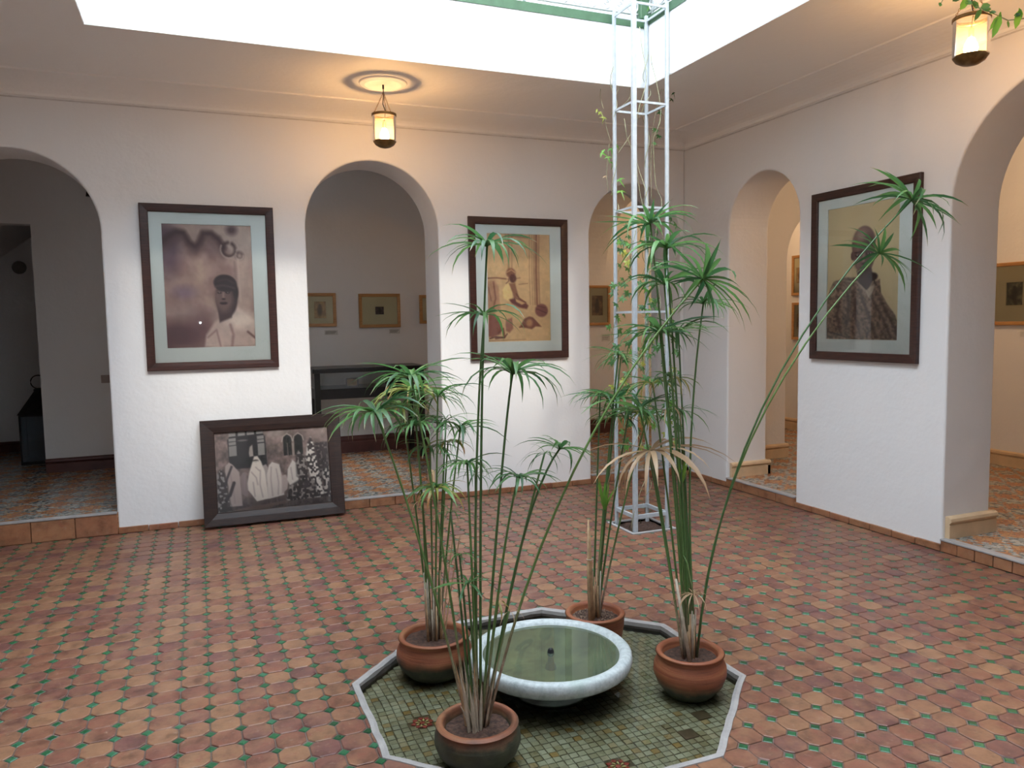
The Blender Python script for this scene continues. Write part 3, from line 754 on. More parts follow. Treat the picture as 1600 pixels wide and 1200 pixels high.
# ------------------------------------------------------------------ leaves and papyrus
def leaf_mesh(e0, droop, width, tip, twist, seg=6):
    # unit length blade along +X starting at the origin, V folded
    vs = []; x = z = 0.0; tips = []
    for k in range(seg + 1):
        t = k / seg
        w = width * (0.45 + 1.2 * t * (1 - t) * 2.0) * (1 - t ** 3 * 0.97)
        an = e0 - droop * t ** 1.15
        if k: x += math.cos(an) / seg; z += math.sin(an) / seg
        tw = twist * t
        for s_ in (-1, 0, 1):
            yy = s_ * w * math.cos(tw); zz = z + (abs(s_) * w * 0.35 + s_ * w * math.sin(tw))
            vs.append((x, yy, zz)); tips.append(max(0.0, min(1.0, (t - (1 - tip)) / 0.06)) if tip > 0 else 0.0)
    fs = []
    for k in range(seg):
        b = k * 3; fs += [(b, b + 3, b + 4, b + 1), (b + 1, b + 4, b + 5, b + 2)]
    me = bpy.data.meshes.new('leaf'); me.from_pydata(vs, [], fs); me.polygons.foreach_set('use_smooth', [True] * len(fs))
    a = me.attributes.new('tip', 'FLOAT', 'POINT'); a.data.foreach_set('value', tips); me.update(); return me
LV = {}
def leaf_set(key, mat, e0r, dr, wr, tipr, n=12):
    LV[key] = []
    for _ in range(n):
        me = leaf_mesh(math.radians(rnd.uniform(*e0r)), math.radians(rnd.uniform(*dr)), rnd.uniform(*wr), rnd.choice(tipr), rnd.uniform(-.6, .6)); me.materials.append(mat); LV[key].append(me)
leaf_set('arch', M['leaf'], (12, 45), (50, 115), (0.034, 0.054), (0, 0, 0.07, 0.05))
leaf_set('flat', M['leaf'], (5, 35), (20, 65), (0.031, 0.049), (0, 0, 0.06))
leaf_set('thin', M['leaf'], (0, 40), (40, 110), (0.015, 0.024), (0, 0, 0.05))
leaf_set('yellow', M['leaf_y'], (20, 40), (60, 110), (0.028, 0.042), (0, 0.3, 0.12))
leaf_set('brown', M['leaf_b'], (-25, 35), (55, 95), (0.030, 0.046), (0,))
leaf_set('straw', M['leaf_b'], (10, 45), (100, 130), (0.014, 0.024), (0,))
leaf_set('up', M['leaf_f'], (62, 84), (-5, 25), (0.05, 0.07), (0,))
leaf_set('autumn', M['leaf_y'], (10, 30), (80, 120), (0.045, 0.06), (0.45, 0.3))
leaf_set('long', M['leaf'], (-5, 25), (5, 50), (0.030, 0.044), (0, 0.05, 0.05))
def papyrus(pot_c, rim_r, rim_z, soil_z, body, mossy, heads, label, extras=None, pebbles=0):
    cx, cy = pot_c
    e = thing('potted_papyrus', (cx, cy, PZ), label, 'potted plant', 'potted papyrus around the fountain bowl')
    pm = pot_mat('terracotta pot', mossy)
    kz = (rim_z - PZ) / (body[-1][1] - PZ)
    MB().lathe([(r, PZ + (z - PZ) * kz) for r, z in body] + [(rim_r, rim_z), (rim_r - .008, rim_z + .009), (rim_r - .022, rim_z + .008), (rim_r - .030, rim_z - .006), (rim_r - .034, soil_z - 0.03), (0.0, soil_z - .03)], (cx, cy, 0), 56).build('pot', pm, e)
    # soil: lumpy disc
    mb = MB(); R = rim_r - .0335; vs = [(cx, cy, soil_z + .008)]; fs = []; nr, nk = 7, 32
    for i in range(1, nr + 1):
        for k in range(nk):
            a = 2 * PI * k / nk; r = R * i / nr; vs.append((cx + r * math.cos(a), cy + r * math.sin(a), soil_z + rnd.uniform(-.003, .005)))
    fs += [(0, 1 + k, 1 + (k + 1) % nk) for k in range(nk)]
    for i in range(nr - 1):
        for k in range(nk): fs.append((1 + i * nk + k, 1 + (i + 1) * nk + k, 1 + (i + 1) * nk + (k + 1) % nk, 1 + i * nk + (k + 1) % nk))
    mb.add(vs, fs, True).build('soil', M['soil'], e)
    if pebbles:
        mb = MB()
        for _ in range(pebbles):
            a = rnd.uniform(0, 2 * PI); r = R * math.sqrt(rnd.uniform(.1, .92)); s = rnd.uniform(.003, .007); c = Vector((cx + r * math.cos(a), cy + r * math.sin(a), soil_z + s * .6))
            mb.add([c + Vector(v) * s for v in ((1, 0, 0), (0, 1, 0), (-1, 0, 0), (0, -1, 0), (0, 0, .7), (0, 0, -.7))], [(0, 1, 4), (1, 2, 4), (2, 3, 4), (3, 0, 4), (1, 0, 5), (2, 1, 5), (3, 2, 5), (0, 3, 5)])
        tag(mb.build('pebbles', M['pebble'], e), kind='stuff')
    D0 = (Vector((cx, cy, soil_z)) - CL).dot(CF)
    for hd in heads:
        (px, py, bx, dz, kind, n, L) = hd[:7]; opt = hd[7] if len(hd) > 7 else {}
        H = at_depth(px, py, D0 + dz)
        # base inside the clump: bx in metres along the picture's horizontal
        rt = Vector((CR.x, CR.y, 0)).normalized(); fw = Vector((CF.x, CF.y, 0)).normalized()
        B = Vector((cx, cy, soil_z - .01)) + rt * bx + fw * rnd.uniform(-.02, .02)
        k0 = opt.get('bend', 0.42)
        Cp = Vector((B.x + (H.x - B.x) * k0, B.y + (H.y - B.y) * k0, B.z + (H.z - B.z) * 0.52))
        if 'via' in opt:
            vx, vy = opt['via']; V = at_depth(vx, vy, D0 + dz * .5); Cp = V * 2 - (B + H) * 0.5
        pts = []; m = 12
        for k in range(m + 1):
            t = k / m; pts.append(B * (1 - t) ** 2 + Cp * 2 * t * (1 - t) + H * t * t)
        r = opt.get('r', 0.0048)
        st = MB().tube(pts, [r * (1.15 - 0.35 * k / m) for k in range(m + 1)], 6).build('stem', M[opt.get('mat', 'stem')], e)
        tang = (pts[-1] - pts[-2]).normalized()
        up = (tang * opt.get('al', 0.6) + Vector((0, 0, 1)) * (1 - opt.get('al', 0.6))).normalized()
        if opt.get('down'): up = Vector((tang.x * .3, tang.y * .3, 1)).normalized()
        q = up.to_track_quat('Z', 'Y').to_matrix().to_4x4()
        n = round(n * 1.6)
        for k in range(n):
            a = 2 * PI * (k + rnd.uniform(-.35, .35)) / n
            kk = kind if isinstance(kind, str) else rnd.choice(kind)
            Ls = L * rnd.uniform(0.85, 1.32)
            o = bpy.data.objects.new('leaf', rnd.choice(LV[kk])); C.objects.link(o); o.parent = st
            o['_'] = 0; del o['_']
            o.matrix_parent_inverse = Matrix(); W = Matrix.Translation(H + up * rnd.uniform(-.006, .004)) @ q @ Matrix.Rotation(a, 4, 'Z') @ Matrix.Diagonal((Ls, Ls, Ls, 1))
            o.matrix_basis = W
    if extras: extras(e, Vector((cx, cy, soil_z)))
    return e

# --- front pot
FC = (-3.700, -4.000)
body_big = [(0.0, PZ), (0.095, PZ), (0.118, PZ + .02), (0.150, PZ + .07), (0.162, PZ + .115), (0.160, PZ + .15), (0.150, PZ + .178), (0.148, PZ + .190), (0.155, PZ + .197)]
A = ('arch', 'arch', 'flat')
AB = [(-.005, 'arch')]
heads_F = [
    (761, 384, .012, .00, 'arch', 15, .20, {'via': (752, 700)}),
    (757, 492, -.006, .05, A, 12, .17, {'via': (744, 760)}),
    (801, 584, .015, .02, 'arch', 15, .22, {'via': (782, 760)}),
    (874, 702, .030, .06, A, 12, .15, {'via': (815, 850)}),
    (851, 708, .022, .12, 'thin', 9, .13),
    (810, 747, .018, .00, 'arch', 12, .15, {'via': (785, 880)}),
    (730, 724, .004, .03, 'arch', 13, .14),
    (743, 741, -.002, .10, 'thin', 9, .13),
    (1098, 436, .034, .22, ('long', 'flat', 'arch'), 15, .24, {'via': (897, 735), 'al': .8}),
    (718, 868, -.008, .04, ('arch', 'thin'), 11, .09),
    (731, 911, .003, -.02, 'flat', 6, .13),
    (588, 647, -.036, .02, 'arch', 20, .22, {'via': (668, 890)}),
    (642, 589, -.030, .10, A, 15, .20, {'via': (692, 860)}),
    (778, 943, .02, .03, 'autumn', 3, .07),
    (795, 955, .028, .03, 'straw', 5, .08, {'mat': 'stem'}),
    (704, 800, -.02, .06, 'thin', 8, .1),
]
def ex_F(e, c):
    rr = random.Random(11)
    for k in range(14):
        x, y = c.x + rr.uniform(-.035, .035), c.y + rr.uniform(-.03, .03); h = rr.uniform(.10, .28); dx = (x - c.x) * rr.uniform(.6, 1.8)
        mb = MB(); w = rr.uniform(.004, .008)
        mb.add([(x - w, y, c.z - .01), (x + w, y + .002, c.z - .01), (x + w * .7 + dx * .5, y, c.z + h * .6), (x - w * .7 + dx * .5, y, c.z + h * .6), (x + dx, y, c.z + h), (x, y - .004, c.z), (x + dx * .5, y - .004, c.z + h * .6)],
               [(0, 5, 6, 3), (5, 1, 2, 6), (3, 6, 4), (6, 2, 4)])
        mb.build('dry_sheath', M['stem_p'] if k % 3 else M['stem_b'], e)
papyrus(FC, 0.154, 0.112, 0.085, body_big, 0.078, heads_F, 'papyrus in the nearest pot, dark and mossy below its rim, before the bowl', ex_F)

# --- left pot
body_l = [(0.0, PZ), (0.10, PZ), (0.125, PZ + .015), (0.160, PZ + .06), (0.178, PZ + .11), (0.176, PZ + .15), (0.162, PZ + .19), (0.157, PZ + .215), (0.160, PZ + .225)]
heads_L = [
    (684, 619, .005, .00, ('arch', 'thin'), 15, .21),
    (697, 656, .015, .05, 'thin', 13, .20),
    (650, 665, -.012, .02, 'arch', 15, .19),
    (719, 670, .022, .08, ('arch', 'thin'), 14, .21),
    (682, 762, .006, -.05, ('autumn', 'autumn', 'yellow', 'arch'), 17, .17, {'al': .2}),
    (646, 612, -.010, .10, ('yellow', 'yellow', 'arch'), 18, .24),
    (628, 637, -.014, .14, ('arch', 'yellow'), 14, .20),
    (672, 700, -.004, .09, 'arch', 12, .17),
    (700, 690, .012, .12, ('autumn', 'thin'), 9, .15),
    (709, 830, .035, .0, 'arch', 0, .1, {'mat': 'stem_b', 'r': .003}), (719, 836, .045, .0, 'arch', 0, .1, {'mat': 'stem_b', 'r': .003}),
    (660, 780, -.03, .02, 'straw', 6, .12),
]
def sheaths(e, c, n, sp, hmax, seed, mats=('stem_p', 'stem_b')):
    rr = random.Random(seed)
    for k in range(n):
        x, y = c.x + rr.uniform(-sp, sp), c.y + rr.uniform(-sp * .7, sp * .7); h = rr.uniform(.12, hmax); dx = (x - c.x) * .3
        MB().tube([(x, y, c.z - .01), (x + dx * .5, y, c.z + h * .5), (x + dx, y, c.z + h)], [.005, .0045, .0025], 5).build('dry_sheath', M[mats[k % 2]], e)
papyrus((-3.640, -3.232), 0.168, 0.140, 0.118, body_l, 0.032, heads_L, 'papyrus in the widest banded terracotta pot, behind and left of the fountain bowl', lambda e, c: sheaths(e, c, 16, .035, .34, 5))

# --- back pot
body_s = [(0.0, PZ), (0.09, PZ), (0.11, PZ + .02), (0.132, PZ + .08), (0.143, PZ + .15), (0.145, PZ + .20), (0.146, PZ + .215)]
heads_B = [
    (966, 554, .004, .10, ('thin', 'flat'), 14, .17),
    (938, 616, -.008, .05, 'thin', 13, .19),
    (964, 624, .003, .02, ('arch', 'long'), 15, .23),
    (957, 652, .000, .12, 'arch', 10, .17),
    (945, 800, -.004, .02, 'up', 9, .15, {'al': .1}),
    (983, 645, .014, .08, ('arch', 'yellow'), 12, .2),
    (1012, 650, .022, .10, ('arch', 'yellow'), 11, .19),
    (970, 560, .01, .2, 'thin', 8, .17),
]
def ex_B(e, c):
    sheaths(e, c, 10, .022, .30, 8)
    b = Vector((-2.868, -3.345, c.z - .01)); t = at_depth(920, 812, (b - CL).dot(CF))
    for k in range(3):
        o = Vector((.008 * (k - 1), .004 * k, 0))
        MB().tube([b + o, (b + t) * .5 + o * 1.2, t + Vector((.003 * (k - 1), 0, -.03 * k))], [.009, .008, .0045], 7).build('cane', M['stem_b'], e)
    mid = b + (t - b) * .62
    MB().tube([mid + Vector((.016 * math.cos(a * PI / 5), .014 * math.sin(a * PI / 5), 0)) for a in range(10)], .0025, 4, closed=True).build('tie', M['stem_p'], e)
papyrus((-2.828, -3.306), 0.150, 0.143, 0.118, body_s, -0.2, heads_B, 'papyrus with a dried brown cane in the smallest plain pot, behind the fountain bowl', ex_B, 160)

# --- right pot
body_r = [(0.0, PZ), (0.09, PZ), (0.108, PZ + .02), (0.142, PZ + .07), (0.158, PZ + .12), (0.156, PZ + .16), (0.142, PZ + .195), (0.137, PZ + .212), (0.142, PZ + .222)]
heads_R = [
    (1016, 349, .000, .20, ('flat', 'arch', 'long'), 14, .24),
    (1041, 388, .004, .10, 'arch', 12, .25, {'al': .2}),
    (1038, 444, -.002, .05, 'arch', 12, .21),
    (1031, 519, -.012, .0, ('flat', 'arch', 'long'), 17, .24),
    (1099, 474, .030, .12, ('arch', 'flat'), 12, .18, {'via': (1078, 740)}),
    (1060, 520, .012, .2, ('arch', 'thin'), 12, .22),
    (1050, 592, .010, .22, ('yellow', 'thin', 'arch'), 10, .17),
    (1062, 640, .012, .15, 'thin', 9, .19),
    (1020, 600, -.02, .25, ('arch', 'yellow'), 10, .18),
    (1374, 396, .034, .05, 'flat', 11, .20, {'via': (1172, 690), 'al': .9, 'r': .0044}),
    (1425, 312, .028, .02, ('flat', 'arch', 'flat'), 15, .23, {'via': (1190, 640), 'al': .75, 'r': .0044}),
    (1017, 705, -.030, .10, 'brown', 12, .32, {'al': .1}),
    (1000, 640, -.030, .16, ('arch', 'flat'), 13, .20),
    (1064, 760, .016, .05, 'up', 5, .12),
    (1044, 640, .004, .1, 'straw', 5, .14),
]
def ex_R(e, c):
    sheaths(e, c, 12, .03, .22, 21)
    p = Vector((-2.70, -3.93, c.z - .01)); t = at_depth(1056, 905, (p - CL).dot(CF))
    MB().tube([p, t], [.009, .0055], 8).build('white_stake', M['stem_p'], e)['label'] = 'pale stake'
    # bent stem with the dried tassel
    b = c + Vector((.02, 0, 0)); D = (c - CL).dot(CF)
    h = [b, at_depth(1066, 900, D), at_depth(1068, 868, D), at_depth(1074, 880, D - .02), at_depth(1083, 928, D - .04)]
    pts = []
    for i in range(len(h) - 1):
        for k in range(4): pts.append(h[i].lerp(h[i + 1], k / 4))
    pts.append(h[-1]); st = MB().tube(pts, .0035, 5).build('stem', M['stem'], e)
    for k in range(34):
        o = bpy.data.objects.new('leaf', rnd.choice(LV['straw'])); C.objects.link(o); o.parent = st; L = rnd.uniform(.09, .15)
        o.matrix_basis = Matrix.Translation(h[-1]) @ Matrix.Rotation(rnd.uniform(0, 2 * PI), 4, 'Z') @ Matrix.Diagonal((L, L, L, 1))
papyrus((-2.668, -3.880), 0.149, 0.145, 0.118, body_r, 0.004, heads_R, 'tallest papyrus with two long leaning stems, in the round pot right of the fountain bowl', ex_R)

# ------------------------------------------------------------------ trellis and vine
tr = thing('trellis', (-1.47, -1.55, 0), 'tall square white iron trellis tower standing before the corner', 'trellis')
posts = [(TRX0, TRY0), (TRX1, TRY0), (TRX1, TRY1), (TRX0, TRY1)]
for i, (x, y) in enumerate(posts):
    w = 0.016 if i == 0 else 0.012
    MB().box(x - w, x + w, y - w, y + w, -0.03, 4.60 if i == 0 else 3.90).build('post', M['white_iron'], tr, bevel=0.003, seg=1)
for z in (0.115, 0.885, 1.655, 2.42, 3.17, 3.86):
    for i in range(4):
        a = posts[i]; b = posts[(i + 1) % 4]; w = .008 if z > .2 else .014
        if a[0] == b[0]: MB().box(a[0] - w * .6, a[0] + w * .6, min(a[1], b[1]), max(a[1], b[1]), z - w, z + w).build('crossbar', M['white_iron'], tr)
        else: MB().box(min(a[0], b[0]), max(a[0], b[0]), a[1] - w * .6, a[1] + w * .6, z - w, z + w).build('crossbar', M['white_iron'], tr)
bed = thing('planting_bed', (-1.47, -1.55, 0), 'small square planting hole with soil and a cement edge under the trellis', 'planting bed')
kb = MB()
tx0, ty0, tx1, ty1 = TS[0][0], TS[0][1], TS[2][0], TS[2][1]
for (x0, x1, y0, y1) in ((tx0 - .025, tx1 + .025, ty0 - .025, ty0), (tx0 - .025, tx1 + .025, ty1, ty1 + .025), (tx0 - .025, tx0, ty0, ty1), (tx1, tx1 + .025, ty0, ty1)):
    kb.box(x0, x1, y0, y1, -0.03, 0.007)
kb.build('edging', M['kerb'], bed, bevel=.003, seg=1)
mb = MB(); n = 12
vs = [(tx0 + .34 * i / n, ty0 + .34 * j / n, -.02 + rnd.uniform(-.006, .01)) for j in range(n + 1) for i in range(n + 1)]
mb.add(vs, [(j * (n + 1) + i, j * (n + 1) + i + 1, (j + 1) * (n + 1) + i + 1, (j + 1) * (n + 1) + i) for j in range(n) for i in range(n)], True); mb.build('soil', M['soil'], bed)

def ivy_mesh(kind):
    # lobed leaf, slightly cupped; ivy (5 lobes) or passion flower (3 long lobes)
    ang = [(-150, .35), (-110, .85), (-78, .45), (-45, 1.0), (-22, .5), (0, 1.25), (22, .5), (45, 1.0), (78, .45), (110, .85), (150, .35)] if kind == 0 else \
          [(-120, .3), (-75, .95), (-50, .35), (-30, .30), (0, 1.5), (30, .30), (50, .35), (75, .95), (120, .3)]
    vs = [(0, 0, 0)] + [(r * math.cos(math.radians(a)), r * math.sin(math.radians(a)), -.22 * r * r) for a, r in ang]
    fs = [(0, i, i + 1) for i in range(1, len(ang))]
    me = bpy.data.meshes.new('leaf'); me.from_pydata(vs, [], fs); a = me.attributes.new('tip', 'FLOAT', 'POINT'); a.data.foreach_set('value', [0.0] * len(vs)); me.update(); return me
IVY = {}
for nm, mt in (('d', 'ivy'), ('y', 'ivy_y'), ('l', 'ivy_l'), ('b', 'leaf_b')):
    IVY[nm] = []
    for k in (0, 1): me = ivy_mesh(k); me.materials.append(M[mt]); IVY[nm].append(me)
def put_ivy(parent, p, kind, s, face=None, shape=None, stemp=None):
    o = bpy.data.objects.new('leaf', IVY[kind][rnd.randint(0, 1) if shape is None else shape]); C.objects.link(o); o.parent = parent
    nrm = (Vector((rnd.uniform(-.7, .7), -1.0, rnd.uniform(.1, 1.0))) if face is None else Vector(face)).normalized()
    q = nrm.to_track_quat('Z', 'Y').to_matrix().to_4x4()
    o.matrix_basis = Matrix.Translation(p) @ q @ Matrix.Rotation(rnd.uniform(-2.6, -.5), 4, 'Z') @ Matrix.Diagonal((s, s, s, 1))
vine = thing('climbing_vine', (-1.47, -1.55, -.01), 'thin leafy vine climbing the white trellis', 'vine'); 
rv = random.Random(4)
def spiral(px_, py_, z0, z1, turns, rad, ph):
    pts = []; n = int(turns * 10)
    for k in range(n + 1):
        t = k / n; a = ph + t * turns * 2 * PI; r = rad * (1 + .5 * math.sin(t * 23 + ph))
        pts.append((px_ + r * math.cos(a), py_ + r * math.sin(a), z0 + (z1 - z0) * t + .03 * math.sin(t * 31)))
    return pts
stems = [spiral(TRX1, TRY1, -.02, 3.7, 11, .024, .3), spiral(TRX0, TRY0, -.02, 2.5, 5, .022, 2), spiral(TRX0, TRY1, -.02, 3.5, 9, .02, 4),
         spiral(-1.44, -1.49, -.02, 3.8, 3, .05, 1), spiral(-1.50, -1.54, -.02, 3.1, 3, .07, 3), spiral(TRX1 - .03, TRY0 + .1, 1.4, 3.6, 3, .03, 3)]
sobj = [MB().tube(s, .0028, 4).build('stem', M['vine_stem'], vine) for s in stems]
def wisp(pxs, d=None):
    pts = [at_depth(x, y, (Vector((-1.49, -1.58, 0)) - CL).dot(CF) + dd) for x, y, dd in pxs]; out = []
    for i in range(len(pts) - 1):
        p0 = pts[max(i - 1, 0)]; p1 = pts[i]; p2 = pts[i + 1]; p3 = pts[min(i + 2, len(pts) - 1)]
        for k in range(5):
            t = k / 5; out.append(0.5 * ((2 * p1) + (p2 - p0) * t + (2 * p0 - 5 * p1 + 4 * p2 - p3) * t * t + (3 * p1 - p0 - 3 * p2 + p3) * t ** 3))
    out.append(pts[-1]); return MB().tube(out, .002, 4).build('tendril', M['vine_stem'], vine)
wisp([(955, 180, 0), (962, 150, -.05), (990, 90, 0), (1030, 60, 0), (1055, 30, .1)]); wisp([(943, 170, -.05), (938, 150, 0), (940, 130, 0)]); wisp([(1055, 30, .05), (1040, 110, 0), (1030, 190, .1), (1010, 280, 0), (1012, 330, .05)])
wisp([(1075, 30, .1), (1020, 90, 0), (1008, 160, -.05), (985, 210, 0), (965, 240, -.05)]); wisp([(960, 175, 0), (985, 150, 0), (978, 110, 0)]); wisp([(1045, 20, 0), (1050, 70, .05), (1020, 200, 0), (1018, 320, 0)])
wisp([(940, 175, 0), (945, 190, 0), (955, 225, 0)]); wisp([(952, 225, 0), (948, 270, 0), (951, 300, 0)])
V0 = (Vector((-1.49, -1.58, 0)) - CL).dot(CF)
for (x, y, k, s, sh) in [(937, 175, 'y', .055, 1), (943, 183, 'y', .045, 1), (932, 172, 'y', .035, 1), (1000, 28, 'l', .05, 1), (1022, 25, 'l', .06, 1), (1040, 22, 'y', .06, 1), (1050, 28, 'b', .03, 1), (1010, 40, 'l', .04, 1),
                        (1036, 50, 'y', .05, 1), (1008, 60, 'l', .04, 1), (1015, 10, 'l', .05, 1), (1040, 5, 'y', .05, 1), (977, 74, 'b', .03, 1), (972, 94, 'b', .028, 1), (976, 128, 'b', .03, 1), (1038, 115, 'b', .03, 1), (1005, 160, 'b', .03, 1), (930, 108, 'y', .03, 1),
                        (1052, 145, 'd', .035, 1), (1050, 155, 'd', .03, 1), (1025, 202, 'd', .045, 0), (1030, 212, 'd', .04, 0), (1022, 223, 'd', .035, 0), (1030, 175, 'd', .045, 0), (940, 238, 'l', .05, 1), (955, 232, 'l', .045, 1), (965, 228, 'l', .045, 1), (950, 245, 'l', .05, 1), (958, 255, 'l', .05, 1),
                        (945, 275, 'b', .035, 1), (967, 280, 'l', .055, 1), (970, 298, 'l', .06, 1), (962, 297, 'l', .05, 1), (1048, 340, 'd', .05, 0), (1056, 350, 'd', .05, 0), (1008, 345, 'd', .05, 0), (1000, 355, 'd', .05, 0)]:
    put_ivy(sobj[0], at_depth(x, y, V0 + rv.uniform(-.1, .1)), k, s * rv.uniform(.8, 1.1), None, sh)
for k in range(170):
    x = rv.choice((rv.gauss(975, 12), rv.gauss(1012, 14), rv.gauss(1050, 6))); y = rv.uniform(335, 700)
    if x > 1035 and y < 480: continue
    put_ivy(sobj[3], at_depth(x, y, V0 + rv.uniform(-.15, .15)), rv.choice('ddddddly'), rv.uniform(.030, .055), None, 0)
# hanging shoot over the roof edge, beside the right lamp
hv = thing('hanging_vine', at_depth(1500, -25, 3.72), 'leafy green shoot hanging in front of the right ceiling lantern', 'vine')
def curve(pts, d, r, name, mat, parent):
    q = [at_depth(x, y, d + e) for x, y, e in pts]; out = []
    for i in range(len(q) - 1):
        for k in range(4): out.append(q[i].lerp(q[i + 1], k / 4))
    out.append(q[-1]); return MB().tube(out, r, 5).build(name, mat, parent)
hs = curve([(1500, -25, 0), (1515, 5, 0), (1535, 15, 0), (1558, 24, 0), (1575, 32, .02), (1600, 29, .03), (1640, 22, .05)], 3.72, .003, 'stem', M['vine_stem'], hv)
hs2 = curve([(1500, -25, 0), (1478, -10, 0), (1470, 6, 0)], 3.72, .002, 'stem', M['vine_stem'], hv)
def blade(parent, x0, y0, x1, y1, d, w, mat):
    a = at_depth(x0, y0, d); b = at_depth(x1, y1, d - .02); t = b - a; s = t.cross(CF).normalized() * w; nn = t.cross(s).normalized() * w * .5
    m1 = a.lerp(b, .3); m2 = a.lerp(b, .7)
    mb = MB().add([a, m1 + s, m1 - nn * .6, m1 - s, m2 + s * .8, m2 - nn * .6, m2 - s * .8, b], [(0, 2, 1), (0, 3, 2), (1, 2, 5, 4), (2, 3, 6, 5), (4, 5, 7), (5, 6, 7)], True)
    me = mb.mesh('leaf'); me.materials.append(mat); a_ = me.attributes.new('tip', 'FLOAT', 'POINT'); a_.data.foreach_set('value', [0.0] * 8)
    o = bpy.data.objects.new('leaf', me); C.objects.link(o); o.parent = parent
for (x0, y0, x1, y1, w, mt) in [(1513, -4, 1500, 16, .018, 'ivy_l'), (1508, 2, 1520, 6, .014, 'ivy'), (1530, 12, 1518, 2, .016, 'ivy'), (1532, 12, 1548, 8, .018, 'ivy'), (1534, 13, 1522, 33, .012, 'ivy'), (1545, 19, 1557, 19, .01, 'ivy'), (1538, 14, 1549, 15, .012, 'ivy'),
                            (1565, 22, 1550, 60, .018, 'ivy_l'), (1560, 24, 1546, 48, .010, 'ivy_l'), (1562, 26, 1563, 18, .008, 'ivy_l'), (1575, 32, 1576, 44, .007, 'ivy'), (1594, 14, 1586, 46, .018, 'ivy_l'), (1597, 28, 1592, 12, .012, 'ivy_l'), (1584, 24, 1595, 22, .01, 'ivy'), (1500, -6, 1488, 2, .015, 'ivy'), (1470, 4, 1468, 10, .01, 'ivy'), (1478, -8, 1466, -2, .014, 'ivy')]:
    blade(hs, x0, y0, x1, y1, 3.72, w, M[mt])

# ------------------------------------------------------------------ pendant lanterns and ceiling roses
def pendant(x, y, tilt, label, rose_label, energy):
    e = thing('pendant_lantern', (x, y, CZ - .02), label, 'lamp', 'glass jar ceiling lanterns')
    zt, zb, r = 3.150, 2.955, 0.088
    MB().lathe([(r + .001, zt - .010), (r + .004, zt - .008), (r + .004, zt + .008), (r - .004, zt + .010), (r - .006, zt - .010), (r + .001, zt - .010)], (x, y, 0), 36).build('metal_rim', M['brass'], e)
    MB().lathe([(r, zt - .01), (r, zb + .02), (r - .002, zb)], (x, y, 0), 36).build('glass_jar', M['jar_glass'], e)
    MB().lathe([(r - .001, zb + .004), (r - .004, zb - .002), (r * .80, zb - .022), (r * .5, zb - .038), (r * .2, zb - .045), (0, zb - .046)], (x, y, 0), 36).build('base_cap', M['brass'], e)
    MB().lathe([(0.0, zb + .010), (0.026, zb + .018), (0.034, zb + .040), (0.030, zb + .062), (0.015, zb + .095), (0.0, zb + .10)], (x, y, 0), 20).build('bulb', M['bulb'], e)
    MB().lathe([(0.0, zb + .10), (0.014, zb + .098), (0.014, zb + .14), (0.006, zb + .15), (0, zb + .15)], (x, y, 0), 14).build('socket', M['brass'], e)
    MB().tube([(x, y, zb + .15), (x + .012, y, zt + .03), (x - .006, y, zt + .08), (x, y, zt + .15), (x, y, CZ - .02)], .0035, 6).build('cord', M['iron'], e)
    for k in range(3):
        a = 2 * PI * k / 3 + .5; p0 = Vector((x + r * math.cos(a), y + r * math.sin(a), zt)); p1 = Vector((x, y, zt + .165)); mb = MB(); n = 15
        for i in range(n):
            c = p0.lerp(p1, (i + .5) / n); t = (p1 - p0).normalized(); s1 = t.cross(Vector((0, 0, 1))).normalized() if i % 2 else t.cross(t.cross(Vector((0, 0, 1)))).normalized()
            mb.tube([c + t * .008 * math.cos(q * PI / 4) + s1 * .0042 * math.sin(q * PI / 4) for q in range(8)], .0013, 4, closed=True)
        mb.build('chain', M['brass'], e)
    MB().tube([(x, y, CZ - .012), (x, y, CZ - .05)], .007, 8).build('hook', M['iron'], e)
    ro = MB().lathe([(0, -.020), (.115, -.020), (.128, -.026), (.145, -.026), (.152, -.016), (.165, -.020), (.176, -.014), (.180, -.002), (.180, 0.0)], (x, y, CZ), 56).build('ceiling_rose', M['ceiling'])
    tag(ro, rose_label, 'ceiling rose'); return e
pendant(-3.24, -0.82, 0, 'lit glass jar lantern hanging on chains over the middle arch', 'round moulded plaster rose on the ceiling over the middle arch', 17)
pendant(-0.75, -3.66, 0, 'lit glass jar lantern behind green leaves at the top right', 'round plaster rose over the lantern at the top right', 17)

# ------------------------------------------------------------------ prints: painted numerically into colour attributes of flat prints
nrng = np.random.RandomState(5)
def grid(w, h): u, v = np.meshgrid((np.arange(w) + .5) / w, (np.arange(h) + .5) / h); return u, v
def vnoise(w, h, sc_, octs=3):
    out = np.zeros((h, w)); amp = 1; tot = 0
    for o in range(octs):
        nw = max(2, int(sc_ * 2 ** o) + 1); nh = max(2, int(sc_ * 2 ** o * h / w) + 1); g = nrng.rand(nh + 1, nw + 1)
        x = np.linspace(0, nw - 1e-3, w); y = np.linspace(0, nh - 1e-3, h); xi = x.astype(int); yi = y.astype(int); fx = x - xi; fy = (y - yi)[:, None]
        fx = fx * fx * (3 - 2 * fx); fy = fy * fy * (3 - 2 * fy)
        a = g[yi][:, xi] * (1 - fx) + g[yi][:, xi + 1] * fx; b = g[yi + 1][:, xi] * (1 - fx) + g[yi + 1][:, xi + 1] * fx
        out += amp * (a * (1 - fy) + b * fy); tot += amp; amp *= .55
    return out / tot
